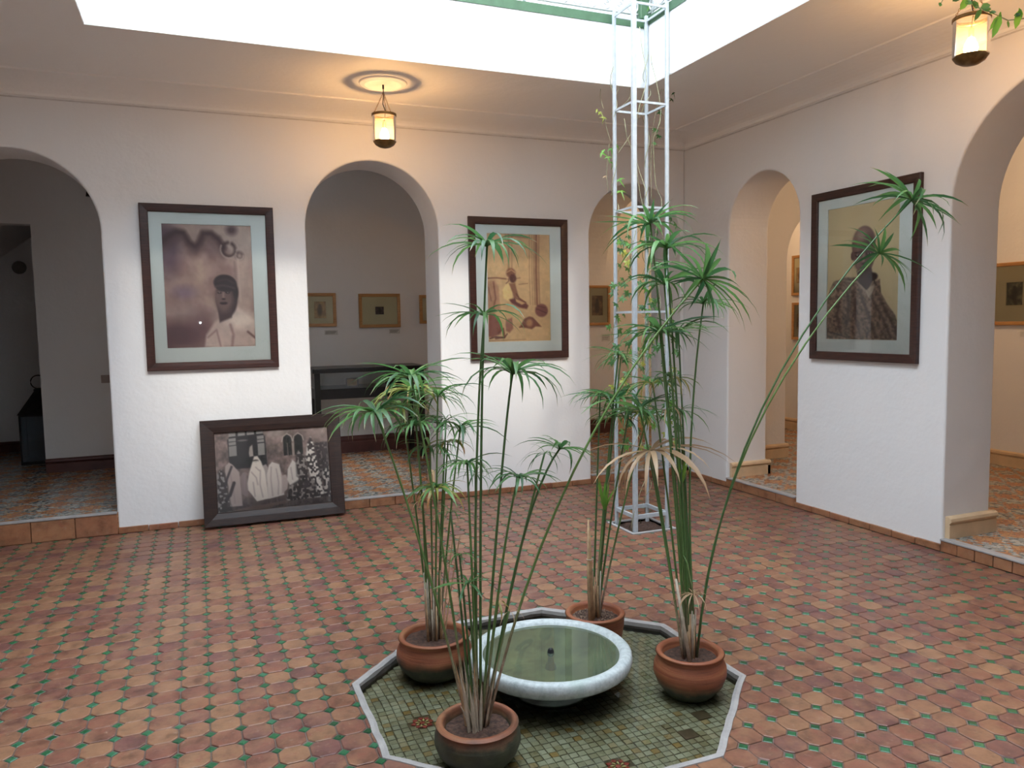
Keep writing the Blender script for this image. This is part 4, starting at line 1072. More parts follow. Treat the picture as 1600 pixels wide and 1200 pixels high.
class Paint:
    def __init__(s, w, h, base): s.w, s.h = w, h; s.u, s.v = grid(w, h); s.a = np.ones((h, w, 3)) * np.array(base, float); s.asp = h / w
    def mixin(s, m, c, al=1.0): m = np.clip(m, 0, 1)[..., None] * al; s.a = s.a * (1 - m) + np.array(c, float) * m
    def ell(s, cx, cy, rx, ry, c, al=1, soft=.15, rot=0):
        x = s.u - cx; y = (s.v - cy); ca, sa = math.cos(rot), math.sin(rot); y2 = y * s.asp
        X = (x * ca + y2 * sa) / rx; Y = (-x * sa + y2 * ca) / (ry * s.asp); d = np.sqrt(X * X + Y * Y); s.mixin((1 + soft - d) / (2 * soft + 1e-6), c, al)
    def poly(s, pts, c, al=1, soft=.006):
        n = len(pts); ins = np.zeros_like(s.u, bool); dist = np.full_like(s.u, 9.)
        for i in range(n):
            x0, y0 = pts[i]; x1, y1 = pts[(i + 1) % n]
            cond = ((y0 > s.v) != (y1 > s.v)); xx = (x1 - x0) * (s.v - y0) / ((y1 - y0) if y1 != y0 else 1e-9) + x0; ins ^= cond & (s.u < xx)
            dx, dy = x1 - x0, y1 - y0; L = dx * dx + dy * dy + 1e-12; t = np.clip(((s.u - x0) * dx + (s.v - y0) * dy) / L, 0, 1)
            dist = np.minimum(dist, np.hypot(s.u - x0 - t * dx, s.v - y0 - t * dy))
        s.mixin(np.where(ins, .5 + dist / soft, .5 - dist / soft), c, al)
    def line(s, pts, wd, c, al=1, soft=.006):
        dist = np.full_like(s.u, 9.)
        for i in range(len(pts) - 1):
            x0, y0 = pts[i]; x1, y1 = pts[i + 1]; dx, dy = x1 - x0, y1 - y0; L = dx * dx + dy * dy + 1e-12; t = np.clip(((s.u - x0) * dx + (s.v - y0) * dy) / L, 0, 1)
            dist = np.minimum(dist, np.hypot(s.u - x0 - t * dx, (s.v - y0 - t * dy) * s.asp))
        s.mixin((wd - dist) / soft + .5, c, al)
    def grain(s, n, amt): s.a *= (1 + (n - .5)[..., None] * amt)
    def lin(s):
        c = np.clip(s.a / 255, 0, 1); return np.minimum(.86, 1.15 * np.where(c <= .04045, c / 12.92, ((c + .055) / 1.055) ** 2.4))
def print_mesh(P_, W, H):
    # flat print W x H metres standing in the XZ plane, centred, facing -Y
    w, h = P_.w, P_.h; xs = np.linspace(-W / 2, W / 2, w + 1); zs = np.linspace(H / 2, -H / 2, h + 1)
    X, Z = np.meshgrid(xs, zs); v = np.stack([X.ravel(), np.zeros(X.size), Z.ravel()], 1)
    i = np.arange(h)[:, None] * (w + 1) + np.arange(w)[None]; i = i.ravel(); f = np.stack([i, i + w + 1, i + w + 2, i + 1], 1)
    me = bpy.data.meshes.new('print'); me.vertices.add(len(v)); me.vertices.foreach_set('co', v.astype('f').ravel())
    me.loops.add(len(f) * 4); me.loops.foreach_set('vertex_index', f.astype('i').ravel()); me.polygons.add(len(f)); me.polygons.foreach_set('loop_start', np.arange(len(f)) * 4); me.polygons.foreach_set('loop_total', np.full(len(f), 4))
    me.update(calc_edges=True); me.validate()
    L = P_.lin(); pad = np.zeros((h + 1, w + 1, 4)); pad[..., 3] = 1; pad[:h, :w, :3] = L; pad[h, :w, :3] = L[-1]; pad[:, w, :3] = pad[:, w - 1, :3]
    a = me.color_attributes.new('Col', 'FLOAT_COLOR', 'POINT'); a.data.foreach_set('color', pad.astype('f').ravel()); return me
def art_boy():
    p = Paint(120, 162, (150, 118, 112)); n = vnoise(120, 162, 4, 4); n2 = vnoise(120, 162, 14, 3)
    p.mixin((n - .35) * 2.2, (186, 160, 145)); p.mixin((vnoise(120, 162, 3, 3) - .5) * 3 * (1 - p.u), (92, 58, 66), .9)
    p.ell(.85, .12, .25, .16, (190, 168, 155), .8, .5); p.ell(.35, .08, .15, .10, (178, 152, 140), .8, .5); p.ell(.06, .20, .14, .22, (86, 62, 78), .7, .5)
    wave = [(0, .17), (.08, .12), (.16, .085), (.24, .09), (.30, .17), (.37, .20), (.42, .16), (.46, .09), (.55, .09), (.62, .13), (.68, .20)]
    p.line([(x, y - .015) for x, y in wave], .035, (64, 40, 42), .9, .05); p.line([(x, y + .03) for x, y in wave], .05, (96, 66, 66), .6, .08)
    for (cx, cy, r) in ((.74, .20, .075), (.86, .25, .035)):
        p.line([(cx + r * math.cos(t), cy + r * .75 * math.sin(t)) for t in np.linspace(-1, 4.6, 14)], .018, (70, 48, 48), .85, .03); p.line([(cx + r * 1.25 * math.cos(t), cy + r * .95 * math.sin(t)) for t in np.linspace(0, 3.6, 12)], .008, (196, 172, 160), .8, .02)
    p.ell(.78, .04, .06, .04, (70, 46, 52), .8, .6); p.line([(.84, .28), (.85, .62)], .012, (196, 172, 162), .7, .02); p.line([(.80, .3), (.81, .5)], .012, (110, 84, 82), .5, .02)
    p.ell(.92, .5, .12, .3, (192, 172, 160), .6, .6); p.ell(.25, .75, .3, .10, (170, 146, 138), .6, .6); p.ell(.15, .90, .35, .12, (84, 44, 50), .8, .5); p.ell(.40, .80, .12, .1, (110, 72, 76), .6, .6)
    p.ell(.22, .55, .12, .05, (120, 96, 120), .6, .6)
    p.poly([(.42, 1.0), (.44, .90), (.54, .80), (.66, .74), (.80, .66), (.90, .72), (1, .80), (1, 1)], (200, 176, 166), 1, .03)
    p.ell(.85, .78, .16, .07, (222, 204, 192), .9, .5); p.line([(.72, .82), (.75, .9), (.73, 1)], .012, (140, 104, 100), .8, .03); p.line([(.92, .88), (1, .93)], .012, (110, 78, 76), .8, .02); p.line([(.46, .92), (.56, .86), (.60, 1)], .01, (150, 116, 112), .8, .02)
    p.ell(.69, .60, .125, .155, (70, 50, 52), 1, .08); p.poly([(.58, .66), (.76, .68), (.74, .76), (.60, .80)], (80, 58, 60), 1, .02)
    p.ell(.658, .60, .105, .115, (118, 90, 86), 1, .25); p.ell(.80, .55, .03, .06, (54, 38, 42), 1, .3); p.ell(.682, .478, .132, .072, (58, 42, 46), 1, .08, .12); p.line([(.565, .505), (.66, .492), (.79, .52)], .008, (96, 74, 74), .7, .02); p.line([(.6, .46), (.70, .445), (.78, .475)], .006, (88, 66, 66), .6, .02)
    p.ell(.612, .556, .024, .007, (40, 26, 28), .9, .4); p.ell(.706, .556, .024, .007, (40, 26, 28), .9, .4); p.line([(.582, .538), (.635, .536)], .003, (70, 48, 48), .7, .008); p.line([(.682, .536), (.735, .538)], .003, (70, 48, 48), .7, .008); p.ell(.612, .554, .008, .004, (150, 130, 124), .9, .3); p.ell(.706, .554, .008, .004, (150, 130, 124), .9, .3); p.line([(.658, .555), (.652, .600)], .012, (152, 122, 114), .9, .02); p.ell(.655, .606, .022, .008, (56, 38, 40), 1, .4)
    p.ell(.655, .640, .042, .012, (48, 28, 32), 1, .3); p.ell(.65, .630, .03, .004, (120, 92, 90), .6, .5); p.ell(.615, .59, .025, .02, (110, 86, 84), .5, .6)
    p.grain(n2, .14); return p
def art_seated():
    p = Paint(100, 162, (206, 172, 130)); n = vnoise(100, 162, 5, 4); p.mixin((n - .4) * 1.6, (218, 188, 144), .7); br = (120, 72, 60); md = (160, 112, 84)
    p.mixin(np.clip((.25 - p.v) * 3, 0, 1), (196, 158, 126), .6)
    for x, w, al in ((.79, .016, .75), (.755, .008, .5), (.83, .010, .5), (.35, .012, .5), (.40, .008, .35), (.68, .006, .4), (.72, .006, .4)):
        p.line([(x, 0), (x - .01, .35), (x, .66 if x > .5 else .42)], w, br, al, .02)
    p.line([(.30, .02), (.65, .035)], .012, br, .7, .02); p.line([(.30, .06), (.55, .08), (.66, .14)], .008, md, .7, .02); p.line([(0, .415), (.15, .41), (.30, .42)], .010, br, .8, .015); p.line([(.42, .42), (.52, .41)], .006, br, .7, .015); p.line([(.5, .47), (.64, .46)], .005, br, .7, .015)
    p.poly([(0, .44), (.12, .43), (.18, .50), (.2, .70), (.05, .75), (0, .72)], (176, 130, 104), .8, .03); p.line([(.10, .45), (.13, .6), (.08, .72)], .012, br, .7, .02); p.line([(.02, .5), (.06, .62)], .01, br, .6, .02)
    p.poly([(.28, .48), (.34, .45), (.40, .52), (.39, .60), (.34, .625), (.25, .60), (.24, .52)], (226, 196, 140), 1, .015)
    p.ell(.375, .365, .075, .045, (142, 94, 76), 1, .2); p.line([(.31, .36), (.38, .335), (.44, .36)], .008, (210, 164, 120), .8, .01); p.ell(.405, .415, .055, .04, (98, 58, 52), 1, .2)
    p.poly([(.34, .46), (.44, .46), (.49, .58), (.42, .61), (.40, .55)], (150, 104, 82), 1, .02); p.line([(.30, .46), (.34, .44), (.33, .42)], .008, br, .8, .01); p.line([(.46, .56), (.5, .60), (.60, .64)], .014, br, .9, .015)
    p.poly([(.34, .61), (.46, .595), (.60, .64), (.65, .67), (.62, .70), (.50, .685), (.38, .645)], (112, 62, 60), 1, .02); p.poly([(.44, .60), (.60, .645), (.54, .66), (.45, .63)], (214, 176, 128), .9, .012)
    p.ell(.86, .715, .105, .062, (134, 84, 78), 1, .12, .2); p.line([(.78, .70), (.94, .74)], .006, (90, 52, 52), .9, .01); p.line([(.80, .67), (.92, .69)], .006, (90, 52, 52), .8, .01)
    p.poly([(.50, .87), (.58, .79), (.66, .77), (.72, .78), (.86, .87), (.76, .865), (.70, .89), (.62, .88)], (128, 80, 70), 1, .015); p.ell(.66, .83, .05, .035, (206, 160, 116), .7, .4); p.line([(.50, .87), (.60, .86)], .01, br, .9, .01)
    p.poly([(.02, .74), (.10, .74), (.18, .80), (.22, .86), (.20, .93), (.06, .96), (0, .95)], (140, 84, 72), .95, .02); p.poly([(.28, .80), (.38, .78), (.40, .88), (.34, .92), (.28, .90)], (150, 98, 84), .9, .02)
    p.line([(.16, .92), (.24, .88), (.26, .96), (.12, .97)], .014, br, .9, .015); p.line([(.03, .97), (.12, .955), (.26, .965), (.30, .93)], .010, (96, 56, 52), .9, .01); p.line([(.0, .99), (.6, .985)], .004, br, .6, .01)
    p.grain(vnoise(100, 162, 20, 2), .10); return p
def art_cloak():
    p = Paint(100, 190, (200, 180, 142)); n = vnoise(100, 190, 3, 3); p.mixin((n - .4), (212, 196, 160), .6); p.mixin(np.clip(p.u - .75, 0, 1) * np.clip(p.v - .3, 0, 1) * 5, (190, 168, 138), .7)
    sk = (112, 82, 76); sk2 = (168, 136, 124)
    p.ell(.53, .30, .165, .135, sk, 1, .05); p.ell(.54, .41, .135, .10, sk, 1, .06); p.ell(.50, .23, .09, .04, sk2, .8, .6); p.ell(.385, .375, .035, .035, (104, 74, 68), 1, .12); p.ell(.60, .33, .07, .10, (64, 44, 44), .6, .5)
    p.ell(.43, .30, .05, .07, (140, 108, 98), .7, .6); p.ell(.44, .43, .04, .04, (134, 100, 92), .7, .5); p.ell(.46, .375, .045, .014, (40, 24, 26), 1, .3); p.ell(.455, .372, .025, .007, (176, 158, 144), 1, .4); p.ell(.46, .374, .010, .007, (30, 20, 22), 1, .3); p.ell(.61, .37, .045, .012, (52, 34, 34), 1, .3); p.ell(.61, .368, .022, .006, (160, 140, 128), 1, .4); p.ell(.61, .37, .010, .007, (30, 20, 22), 1, .3)
    p.line([(.41, .355), (.50, .35)], .010, (60, 40, 40), .9, .01); p.line([(.535, .37), (.53, .43)], .014, sk2, .8, .03); p.ell(.545, .44, .04, .010, (56, 36, 38), .9, .4); p.ell(.53, .475, .055, .012, (110, 78, 76), 1, .25); p.ell(.53, .488, .05, .006, (200, 180, 164), .7, .4); p.ell(.53, .468, .05, .004, (50, 32, 34), .9, .4)
    p.poly([(.44, .49), (.64, .47), (.68, .56), (.60, .64), (.48, .60)], (64, 44, 44), 1, .02); p.ell(.66, .54, .07, .03, (44, 30, 34), 1, .2)
    cl = (120, 98, 86); pts = [(0, 1), (0, .72), (.04, .62), (.10, .56), (.28, .53), (.44, .54), (.52, .60), (.60, .66), (.66, .58), (.76, .56), (.78, .66), (.86, .74), (.97, .82), (1, .87), (1, 1)]
    tx = vnoise(100, 190, 34, 2); p.poly(pts, cl, 1, .012)
    m = np.zeros_like(p.u); q = Paint(100, 190, (0, 0, 0)); q.poly(pts, (255, 255, 255), 1, .012); m = q.a[..., 0] / 255; p.a *= (1 + m[..., None] * (tx - .5)[..., None] * .9)
    p.line([(.06, .62), (.12, .60), (.14, .64), (.08, .67)], .012, (170, 150, 130), .9, .02); p.line([(.30, .56), (.44, .57), (.56, .64), (.64, .70)], .012, (168, 148, 128), .8, .02); p.line([(.44, .55), (.56, .615), (.62, .655), (.70, .60), (.68, .56)], .010, (50, 36, 36), .9, .015); p.poly([(.57, .64), (.64, .61), (.70, .60), (.66, .66), (.61, .69)], (178, 158, 138), .9, .012)
    for a_, b_, c_ in (((.50, .66), (.60, .80), (.72, .98)), ((.66, .70), (.80, .84), (.92, .98)), ((.42, .70), (.44, .85), (.52, 1)), ((.20, .68), (.16, .82), (.22, .96)), ((.76, .70), (.88, .82), (1, .95)), ((.30, .64), (.34, .76), (.30, .9))):
        p.line([a_, b_, c_], .018, (70, 54, 50), .7, .035); p.line([(a_[0] + .05, a_[1]), (b_[0] + .05, b_[1]), (c_[0] + .05, c_[1])], .012, (156, 136, 118), .45, .04)
    p.line([(0, .94), (.12, .955), (.30, .985)], .010, (60, 46, 44), .7, .02); return p
def art_group():
    w, h = 190, 122; p = Paint(w, h, (120, 100, 96)); U = lambda x: (x - 200) / 1045; Vv = lambda y: (y - 285) / 690
    X = lambda pts: [(U(x), Vv(y)) for x, y in pts]; n = vnoise(w, h, 22, 3); p.grain(n, .9); p.mixin(np.clip(p.v - .8, 0, 1) * 6, (58, 46, 46), .9)
    p.ell(U(760), Vv(320), .08, .06, (170, 154, 146), .6, .6); p.ell(U(1150), Vv(330), .10, .14, (160, 140, 134), .5, .6)
    p.poly(X([(320, 360), (360, 290), (620, 280), (660, 350), (665, 610), (330, 610)]), (40, 34, 38), 1, .01)
    for (x0, x1, y0, y1) in ((335, 395, 290, 330), (415, 480, 285, 328), (495, 562, 283, 325), (580, 640, 288, 320), (330, 395, 345, 372), (330, 395, 378, 405), (330, 398, 412, 500), (585, 648, 338, 366), (585, 648, 372, 395), (588, 650, 405, 508)):
        p.poly(X([(x0, y0), (x1, y0 - 3), (x1, y1 - 3), (x0, y1)]), (150, 142, 138), .9, .008)
    p.ell(U(455), Vv(368), .045, .012, (130, 120, 116), .7, .3); p.poly(X([(505, 480), (515, 430), (540, 410), (545, 510), (510, 515)]), (170, 156, 148), 1, .01)
    for cx in (860, 963):
        p.ell(U(cx), Vv(385), .037, .062, (30, 24, 26), 1, .08); p.poly(X([(cx - 38, 390), (cx + 38, 390), (cx + 40, 525), (cx - 38, 528)]), (34, 28, 30), 1, .01); p.line(X([(cx - 50, 400), (cx - 38, 360), (cx, 335), (cx + 38, 360), (cx + 50, 400)]), .006, (178, 162, 152), .7, .008)
    p.line(X([(912, 430), (912, 525)]), .009, (150, 134, 126), .9, .008); p.line(X([(860, 420), (862, 525)]), .004, (120, 104, 98), .8, .006)
    p.mixin((vnoise(w, h, 30, 2) - .35) * 4 * np.clip((p.v - .78) * 5, 0, 1), (120, 104, 98), .5)
    wh = (214, 200, 190); w2 = (176, 156, 150); lw = (152, 132, 130)
    def rob(pts, c): p.poly(X(pts), c, 1, .012)
    rob([(285, 640), (290, 580), (325, 550), (355, 570), (410, 640), (420, 780), (425, 930), (290, 930), (310, 760)], w2)
    rob([(425, 830), (415, 690), (440, 645), (475, 650), (480, 780), (475, 860)], (140, 120, 118))
    rob([(620, 700), (625, 600), (655, 590), (670, 620), (665, 760)], (160, 146, 142))
    rob([(655, 890), (655, 680), (680, 600), (710, 575), (775, 600), (790, 690), (800, 800), (805, 870), (670, 892)], (204, 190, 182))
    rob([(785, 860), (790, 740), (790, 700), (830, 695), (850, 740), (840, 820)], w2)
    rob([(845, 690), (850, 650), (880, 600), (900, 570), (930, 600), (945, 700), (945, 770), (905, 805), (860, 790), (840, 740)], (206, 194, 186))
    rob([(480, 800), (478, 740), (500, 650), (525, 580), (550, 515), (580, 512), (610, 560), (640, 650), (655, 800), (662, 890), (555, 905), (510, 840)], wh)
    p.ell(U(560), Vv(552), .026, .016, (60, 50, 50), .8, .4); p.line(X([(545, 560), (578, 558)]), .003, (220, 208, 198), .8, .006)
    for a_ in (X([(520, 650), (560, 700), (570, 760)]), X([(600, 640), (590, 760), (610, 870)]), X([(530, 740), (540, 860)]), X([(700, 620), (690, 720), (700, 870)]), X([(745, 640), (760, 760), (750, 860)]), X([(330, 640), (350, 780), (360, 900)]), X([(880, 640), (890, 740)]), X([(455, 680), (450, 800)]), X([(560, 610), (590, 640)])):
        p.line(a_, .005, lw, .7, .012)
    sp = vnoise(w, h, 60, 1)
    def spk(pts, c, th, al=1):
        q = Paint(w, h, (0, 0, 0)); q.poly(X(pts), (255, 255, 255), 1, .02); m = q.a[..., 0] / 255; p.mixin(m, (44, 36, 38), .75 * al); p.mixin(m * np.clip((sp - th) * 9, 0, 1), c)
    spk([(1020, 560), (1050, 420), (1080, 375), (1105, 430), (1140, 620), (1170, 850), (1215, 920), (1080, 920), (1060, 760)], (216, 204, 196), .42)
    spk([(930, 720), (930, 540), (960, 490), (1010, 540), (1040, 700), (1020, 780)], (150, 138, 132), .55)
    spk([(1110, 430), (1240, 430), (1240, 740), (1160, 780)], (110, 96, 94), .62); spk([(820, 930), (850, 800), (1010, 720), (1110, 780), (1100, 920)], (150, 136, 130), .6); spk([(1170, 700), (1240, 640), (1245, 930), (1180, 900)], (190, 176, 168), .5)
    spk([(205, 970), (210, 650), (250, 600), (285, 640), (300, 760), (320, 900), (340, 970)], (150, 140, 138), .62)
    p.line(X([(345, 590), (300, 690), (280, 760)]), .010, (50, 40, 46), .9, .01); p.line(X([(360, 730), (320, 830), (280, 870)]), .014, (46, 36, 42), .9, .01)
    p.poly(X([(340, 970), (420, 950), (830, 920), (840, 940), (560, 975)]), (110, 88, 82), .9, .01); return p
def art_small(seed, c0, c1):
    r = np.random.RandomState(seed); p = Paint(26, 34, c0); p.mixin((vnoise(26, 34, 4, 3) - .3) * 2, c1); p.ell(.5, .55, .2, .3, tuple(x * .5 for x in c0), .8, .4); p.ell(.5, .25, .10, .08, tuple(x * .55 for x in c0), .8, .4); return p

def framed(name, W, H, fw, depth, mw, art, pw, ph, frame_mat, mat_mat, loc, rot, label, cat='picture', group=None, slope=0.006, glass=True, pofs=(0, 0), print_label=None):
    # local frame: picture stands in the XZ plane, back at y=0, front at y=-depth, origin at its centre
    e = thing(name, loc, label, cat, group, rot); e['local'] = 1
    def part(nm, mb, mat, bevel=0, parent=e):
        o = mb.build(nm, mat, parent, bevel, 2); return o
    # mitred mouldings
    for side in range(4):
        a = side * PI / 2; L = (W if side % 2 == 0 else H) / 2; K = (H if side % 2 == 0 else W) / 2
        prof = [(0, 0), (0, -depth + .004), (.005, -depth), (fw * .55, -depth + slope * .4), (fw - .005, -depth + slope), (fw, -depth + slope + .006), (fw, 0)]
        vs = []
        for s_ in (-1, 1):
            for d, yy in prof:
                x = s_ * (L - d); z = -(K - d); c, sn = math.cos(a), math.sin(a)
                vs.append((x * c - z * sn, yy, x * sn + z * c))
        n = len(prof); fs = [(i, i + n, (i + 1) % n + n, (i + 1) % n) for i in range(n)] + [tuple(range(n)), tuple(range(2 * n - 1, n - 1, -1))]
        part('frame_rail' if side % 2 == 0 else 'frame_stile', MB().add(vs, fs), frame_mat)
    iw, ih = W / 2 - fw, H / 2 - fw; gy = -depth + slope + .010
    part('backing', MB().box(-W / 2 + .008, W / 2 - .008, -.003, 0.0, -H / 2 + .008, H / 2 - .008), M['black_wood'])
    px_, pz_ = pofs
    if mat_mat:
        mb = MB(); y0, y1 = gy + .009, gy + .006
        b = pw / 2; c = ph / 2; o_ = [(-iw - .003, -ih - .003), (iw + .003, -ih - .003), (iw + .003, ih + .003), (-iw - .003, ih + .003)]; i1 = [(px_ - b - .003, pz_ - c - .003), (px_ + b + .003, pz_ - c - .003), (px_ + b + .003, pz_ + c + .003), (px_ - b - .003, pz_ + c + .003)]
        i2 = [(px_ - b, pz_ - c), (px_ + b, pz_ - c), (px_ + b, pz_ + c), (px_ - b, pz_ + c)]
        vs = [(x, y1, z) for x, z in o_] + [(x, y1, z) for x, z in i1] + [(x, y0 + .002, z) for x, z in i2]
        fs = [(k, (k + 1) % 4, 4 + (k + 1) % 4, 4 + k) for k in range(4)] + [(4 + k, 4 + (k + 1) % 4, 8 + (k + 1) % 4, 8 + k) for k in range(4)]
        part('mat_board', mb.add(vs, fs), mat_mat)
    me = print_mesh(art, pw + .004, ph + .004); o = obj('print', me, M['print'], e); o.matrix_parent_inverse = Matrix(); o.location = (px_, gy + .0125, pz_)
    if print_label: o['label'] = print_label
    if glass: part('glass', MB().add([(-iw - .003, gy, -ih - .003), (iw + .003, gy, -ih - .003), (iw + .003, gy, ih + .003), (-iw - .003, gy, ih + .003)], [(0, 1, 2, 3)]), M['glass'])
    return e
W1, H1 = 0.985, 1.292
framed('framed_photograph', 0.985, 1.292, .062, .034, 0, art_boy(), .655, .965, M['frame_wood'], M['mat'], (-4.485, -0.001, 1.905), (0, 0, 0),
       'dark framed sepia photograph of a child in a cap, left of the middle arch', 'picture', 'large framed photographs on the courtyard walls', pofs=(-.012, .012))
framed('framed_photograph', 0.985, 1.295, .066, .034, 0, art_seated(), .625, .985, M['frame_wood'], M['mat'], (-1.824, -0.001, 1.898), (0, 0, 0),
       'dark framed tan photograph of a seated man in a turban, beside the middle arch', 'picture', 'large framed photographs on the courtyard walls', pofs=(0, .01))
framed('framed_photograph', 1.0, 1.30, .062, .034, 0, art_cloak(), .66, 1.0, M['frame_wood'], M['mat'], (-0.001, -2.270, 1.912), (0, 0, -PI / 2),
       'large dark framed photograph of a shaven-headed youth in a coarse cloak, on the right wall', 'picture', 'large framed photographs on the courtyard walls', pofs=(-.01, .01))
# photograph leaning on the pier: bottom edge on the floor
HL = 0.845; tilt = math.atan2(0.155, 0.82)
lf = framed('leaning_photograph', 1.10, HL, .105, .045, 0, art_group(), .895, .64, M['lean_wood'], None, (-4.07, 0, 0), (-tilt, 0, 0),
            'wide dark framed photograph of white-veiled women leaning on the pier at floor level', 'picture', slope=.016)
ct, st_ = math.cos(tilt), math.sin(tilt)
lf.location = (-4.072, -0.172 + st_ * 0 + HL / 2 * st_ , HL / 2 * ct + .012)
lf.location.y = -0.012 - HL / 2 * st_ - .0

# small pine frames in the galleries
def pine(X0, Z1, X1, Z0, plane, axis, seed, pw, ph, label, matm='mat_cream', c0=(150, 120, 80), c1=(190, 160, 110), fw=.036):
    W, H = abs(X1 - X0), abs(Z1 - Z0); c = (X0 + X1) / 2; z = (Z0 + Z1) / 2
    loc = (c, plane - .001, z) if axis == 'y' else (plane - .001, c, z)
    return framed('framed_photograph', W, H, fw, .034, 0, art_small(seed, c0, c1), pw, ph, M['pine'], M[matm], loc, (0, 0, 0) if axis == 'y' else (0, 0, -PI / 2), label, 'picture', 'small pine framed pictures in the galleries', slope=.003)
def rect_y(x0, y0, x1, y1, Y):
    a = at_y(x0, y0, Y); b = at_y(x1, y1, Y); return a.x, a.z, b.x, b.z
a = rect_y(474, 458, 526, 510, 2.43); pine(*a, 2.45, 'y', 3, .13, .19, 'small pine framed picture on the gallery wall, leftmost through the middle arch')
a = rect_y(560, 459, 626, 511, 2.43); pine(*a, 2.45, 'y', 4, .10, .09, 'wide pine framed picture with a tiny dark print, centred in the middle arch', c0=(50, 40, 40), c1=(110, 90, 90))
a = rect_y(655, 461, 700, 505, 2.43); pine(*a, 2.45, 'y', 5, .10, .12, 'pine framed picture half hidden by the right side of the middle arch')
a = rect_y(914, 446, 953, 508, 2.43); pine(*a, 2.45, 'y', 6, .16, .26, 'pine framed brown picture seen through the arch beside the trellis', c0=(96, 70, 50), c1=(150, 116, 84))
def rect_x(x0, y0, x1, y1, X): a = at_x(x0, y0, X); b = at_x(x1, y1, X); return a.y, a.z, b.y, b.z
for k, (x0, y0, x1, y1, lb) in enumerate([(1201, 404, 1221, 461, 'upper left'), (1240, 400, 1262, 461, 'upper right'), (1201, 474, 1221, 532, 'lower left'), (1240, 473, 1262, 531, 'lower right')]):
    a = rect_x(x0, y0, x1, y1, 2.8); pine(*a, 2.8, 'x', 10 + k, .12, .2, 'narrow pine framed picture, %s of the four seen through the narrow right arch' % lb)
a = rect_x(1530, 414, 1648, 508, 2.8); pine(a[0], a[1], a[2], a[3] , 2.8, 'x', 20, .16, .22, 'pine framed picture seen through the wide right arch at the right edge', c0=(60, 60, 50), c1=(130, 124, 100))
# caption cards
def card(x0, y0, x1, y1, lb, axis='y'):
    if axis == 'y':
        a = at_y(x0, y0, 2.445); b = at_y(x1, y1, 2.445); o = MB().box(a.x, b.x, 2.444, 2.45, b.z, a.z)
        l = MB()
        for k in range(3): z = a.z + (b.z - a.z) * (.28 + .22 * k); l.box(a.x + .01, b.x - .015 - .01 * k, 2.4432, 2.4442, z - .003, z + .003)
    else:
        a = at_x(x0, y0, 2.795); b = at_x(x1, y1, 2.795); o = MB().box(2.794, 2.80, a.y, b.y, b.z, a.z); l = None
    o = o.build('caption_card', M['card']); tag(o, lb, 'card', 'caption cards under the gallery pictures')
    if l: l.build('print', M['grey_disc'], o)
card(507, 516, 528, 523, 'small caption card under the leftmost small frame in the middle arch')
card(608, 514, 625, 521, 'small caption card under the wide frame in the middle arch')
card(940, 522, 953, 533, 'small caption card under the frame beside the trellis')
card(1594, 518, 1606, 526, 'small caption card under the frame at the right edge', 'x')

# ------------------------------------------------------------------ display case
dc = thing('display_case', (-2.88, 2.1, GF), 'black wooden table display case with a glazed top, seen through the middle arch', 'cabinet')
x0, x1, y0, y1 = -3.465, -2.25, 1.80, 2.36
MB().box(x0 - .02, x1 + .02, y0 - .02, y1, 1.075, 1.125).build('top_frame', M['black_wood'], dc, bevel=.008)
for (a, b) in ((x0, y0), (x1 - .06, y0), (x0, y1 - .06), (x1 - .06, y1 - .06)):
    MB().box(a, a + .06, b, b + .06, GF, 1.075).build('leg', M['black_wood'], dc, bevel=.004)
MB().box(x0 + .06, x1 - .06, y0 + .005, y0 + .045, .79, .90).box(x0 + .06, x1 - .06, y1 - .045, y1 - .005, .79, .90).box(x0 + .005, x0 + .045, y0 + .06, y1 - .06, .79, .90).box(x1 - .045, x1 - .005, y0 + .06, y1 - .06, .79, .90).build('apron', M['black_wood'], dc)
MB().box(x0 + .045, x1 - .045, y0 + .045, y1 - .045, .885, .90).build('shelf', M['black_wood'], dc)
MB().box(x0 + .06, x1 - .06, y0 + .01, y0 + .016, .90, 1.075).build('front_pane', M['case_glass'], dc)
MB().box(x0 + .01, x0 + .016, y0 + .06, y1 - .06, .90, 1.075).build('side_pane', M['case_glass'], dc)
bk = thing('picture_plaque', (-3.02, 2.0, .90), 'small brown framed plaque standing inside the display case', 'plaque')
MB().box(-3.10, -2.96, 1.985, 2.0, .901, 1.0).build('frame', M['lean_wood'], bk); MB().box(-3.085, -2.975, 1.980, 1.986, .915, .986).build('panel', M['brass'], bk)
bx = MB().box(-2.62, -2.38, 1.95, 2.15, .901, 1.03).build('camera_box', M['iron'], bevel=.01); tag(bx, 'dark boxy object at the right end inside the display case', 'box')

# ------------------------------------------------------------------ floor lantern in the dark doorway and small wall fittings
LX, LY = -6.215, 2.95
ln = thing('floor_lantern', (LX, LY, GW), 'black iron floor lantern with glass panes standing in the dark doorway', 'lantern')
w = .165
mb = MB()
for sx in (-1, 1):
    for sy in (-1, 1): mb.box(LX + sx * w - .009, LX + sx * w + .009, LY + sy * w - .009, LY + sy * w + .009, GW + .02, GW + .53)
for z in (GW + .02, GW + .52):
    for s_ in (-1, 1):
        mb.box(LX - w, LX + w, LY + s_ * w - .008, LY + s_ * w + .008, z - .010, z + .012); mb.box(LX + s_ * w - .008, LX + s_ * w + .008, LY - w, LY + w, z - .010, z + .012)
mb.build('frame', M['iron'], ln)
MB().box(LX - w - .01, LX + w + .01, LY - w - .01, LY + w + .01, GW, GW + .025).build('base', M['iron'], ln)
r0, r1, zb, zt = w + .02, .045, GW + .53, GW + .76
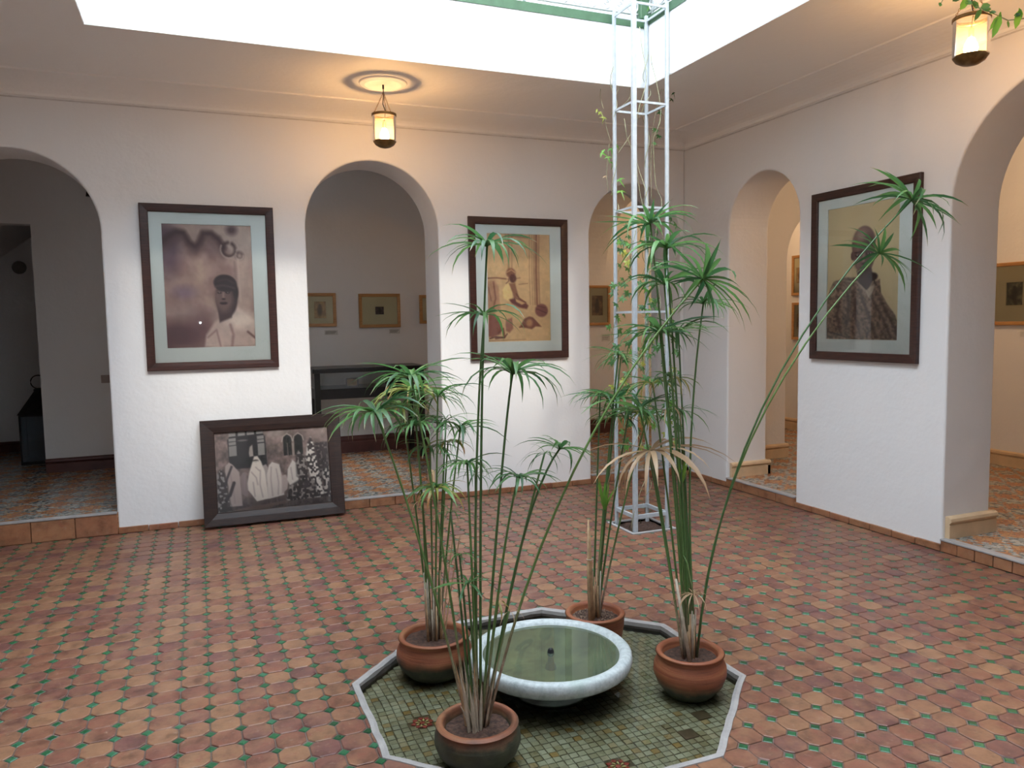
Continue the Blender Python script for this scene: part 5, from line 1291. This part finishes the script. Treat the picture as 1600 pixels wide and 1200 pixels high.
MB().add([(LX - r0, LY - r0, zb), (LX + r0, LY - r0, zb), (LX + r0, LY + r0, zb), (LX - r0, LY + r0, zb), (LX - r1, LY - r1, zt), (LX + r1, LY - r1, zt), (LX + r1, LY + r1, zt), (LX - r1, LY + r1, zt)],
         [(3, 2, 1, 0), (4, 5, 6, 7), (0, 1, 5, 4), (1, 2, 6, 5), (2, 3, 7, 6), (3, 0, 4, 7)]).lathe([(.05, GW + .76), (.05, GW + .79), (.02, GW + .80), (0, GW + .80)], (LX, LY, 0), 14).build('roof', M['iron'], ln)
MB().tube([(LX + .072 * math.sin(t * PI / 9), LY, GW + .865 - .072 * math.cos(t * PI / 9)) for t in range(18)], .006, 6, closed=True).build('ring_handle', M['iron'], ln)
for nm, b in (('pane', (LX - w, LX + w, LY - w - .002, LY - w + .002)), ('pane', (LX - w - .002, LX - w + .002, LY - w, LY + w)), ('pane', (LX + w - .002, LX + w + .002, LY - w, LY + w)), ('pane', (LX - w, LX + w, LY + w - .002, LY + w + .002))):
    MB().box(*b, GW + .03, GW + .51).build(nm, M['lantern_pane'], ln)
cd = at_y(30, 418, 3.9)
pl_ = MB().tube([(cd.x, 3.9, cd.z), (cd.x, 3.87, cd.z)], [.075, .065], 24).build('wall_disc', M['grey_disc']); tag(pl_, 'small grey round fitting high on the dark wall in the doorway', 'wall fitting')
cd = at_y(165, 592, 2.15)
sw = MB().box(cd.x - .04, cd.x + .04, 2.138, 2.15, cd.z - .04, cd.z + .04).build('socket_plate', M['plastic'], bevel=.003); tag(sw, 'small square socket plate behind the left arch', 'socket')
MB().box(cd.x - .022, cd.x + .022, 2.134, 2.139, cd.z - .022, cd.z + .022).build('rocker', M['plastic'], sw)
cd = at_y(143, 303, 2.15)
spn = thing('wall_spotlight', (cd.x, 2.15, cd.z), 'small black spotlight high on the wall behind the left arch', 'lamp')
MB().box(cd.x - .02, cd.x + .02, 2.12, 2.15, cd.z - .02, cd.z + .02).build('bracket', M['iron'], spn); MB().lathe([(0, 0), (.03, 0), (.042, -.07), (0, -.065)], (cd.x - .005, 2.09, cd.z + .035), 14).build('hood', M['iron'], spn)
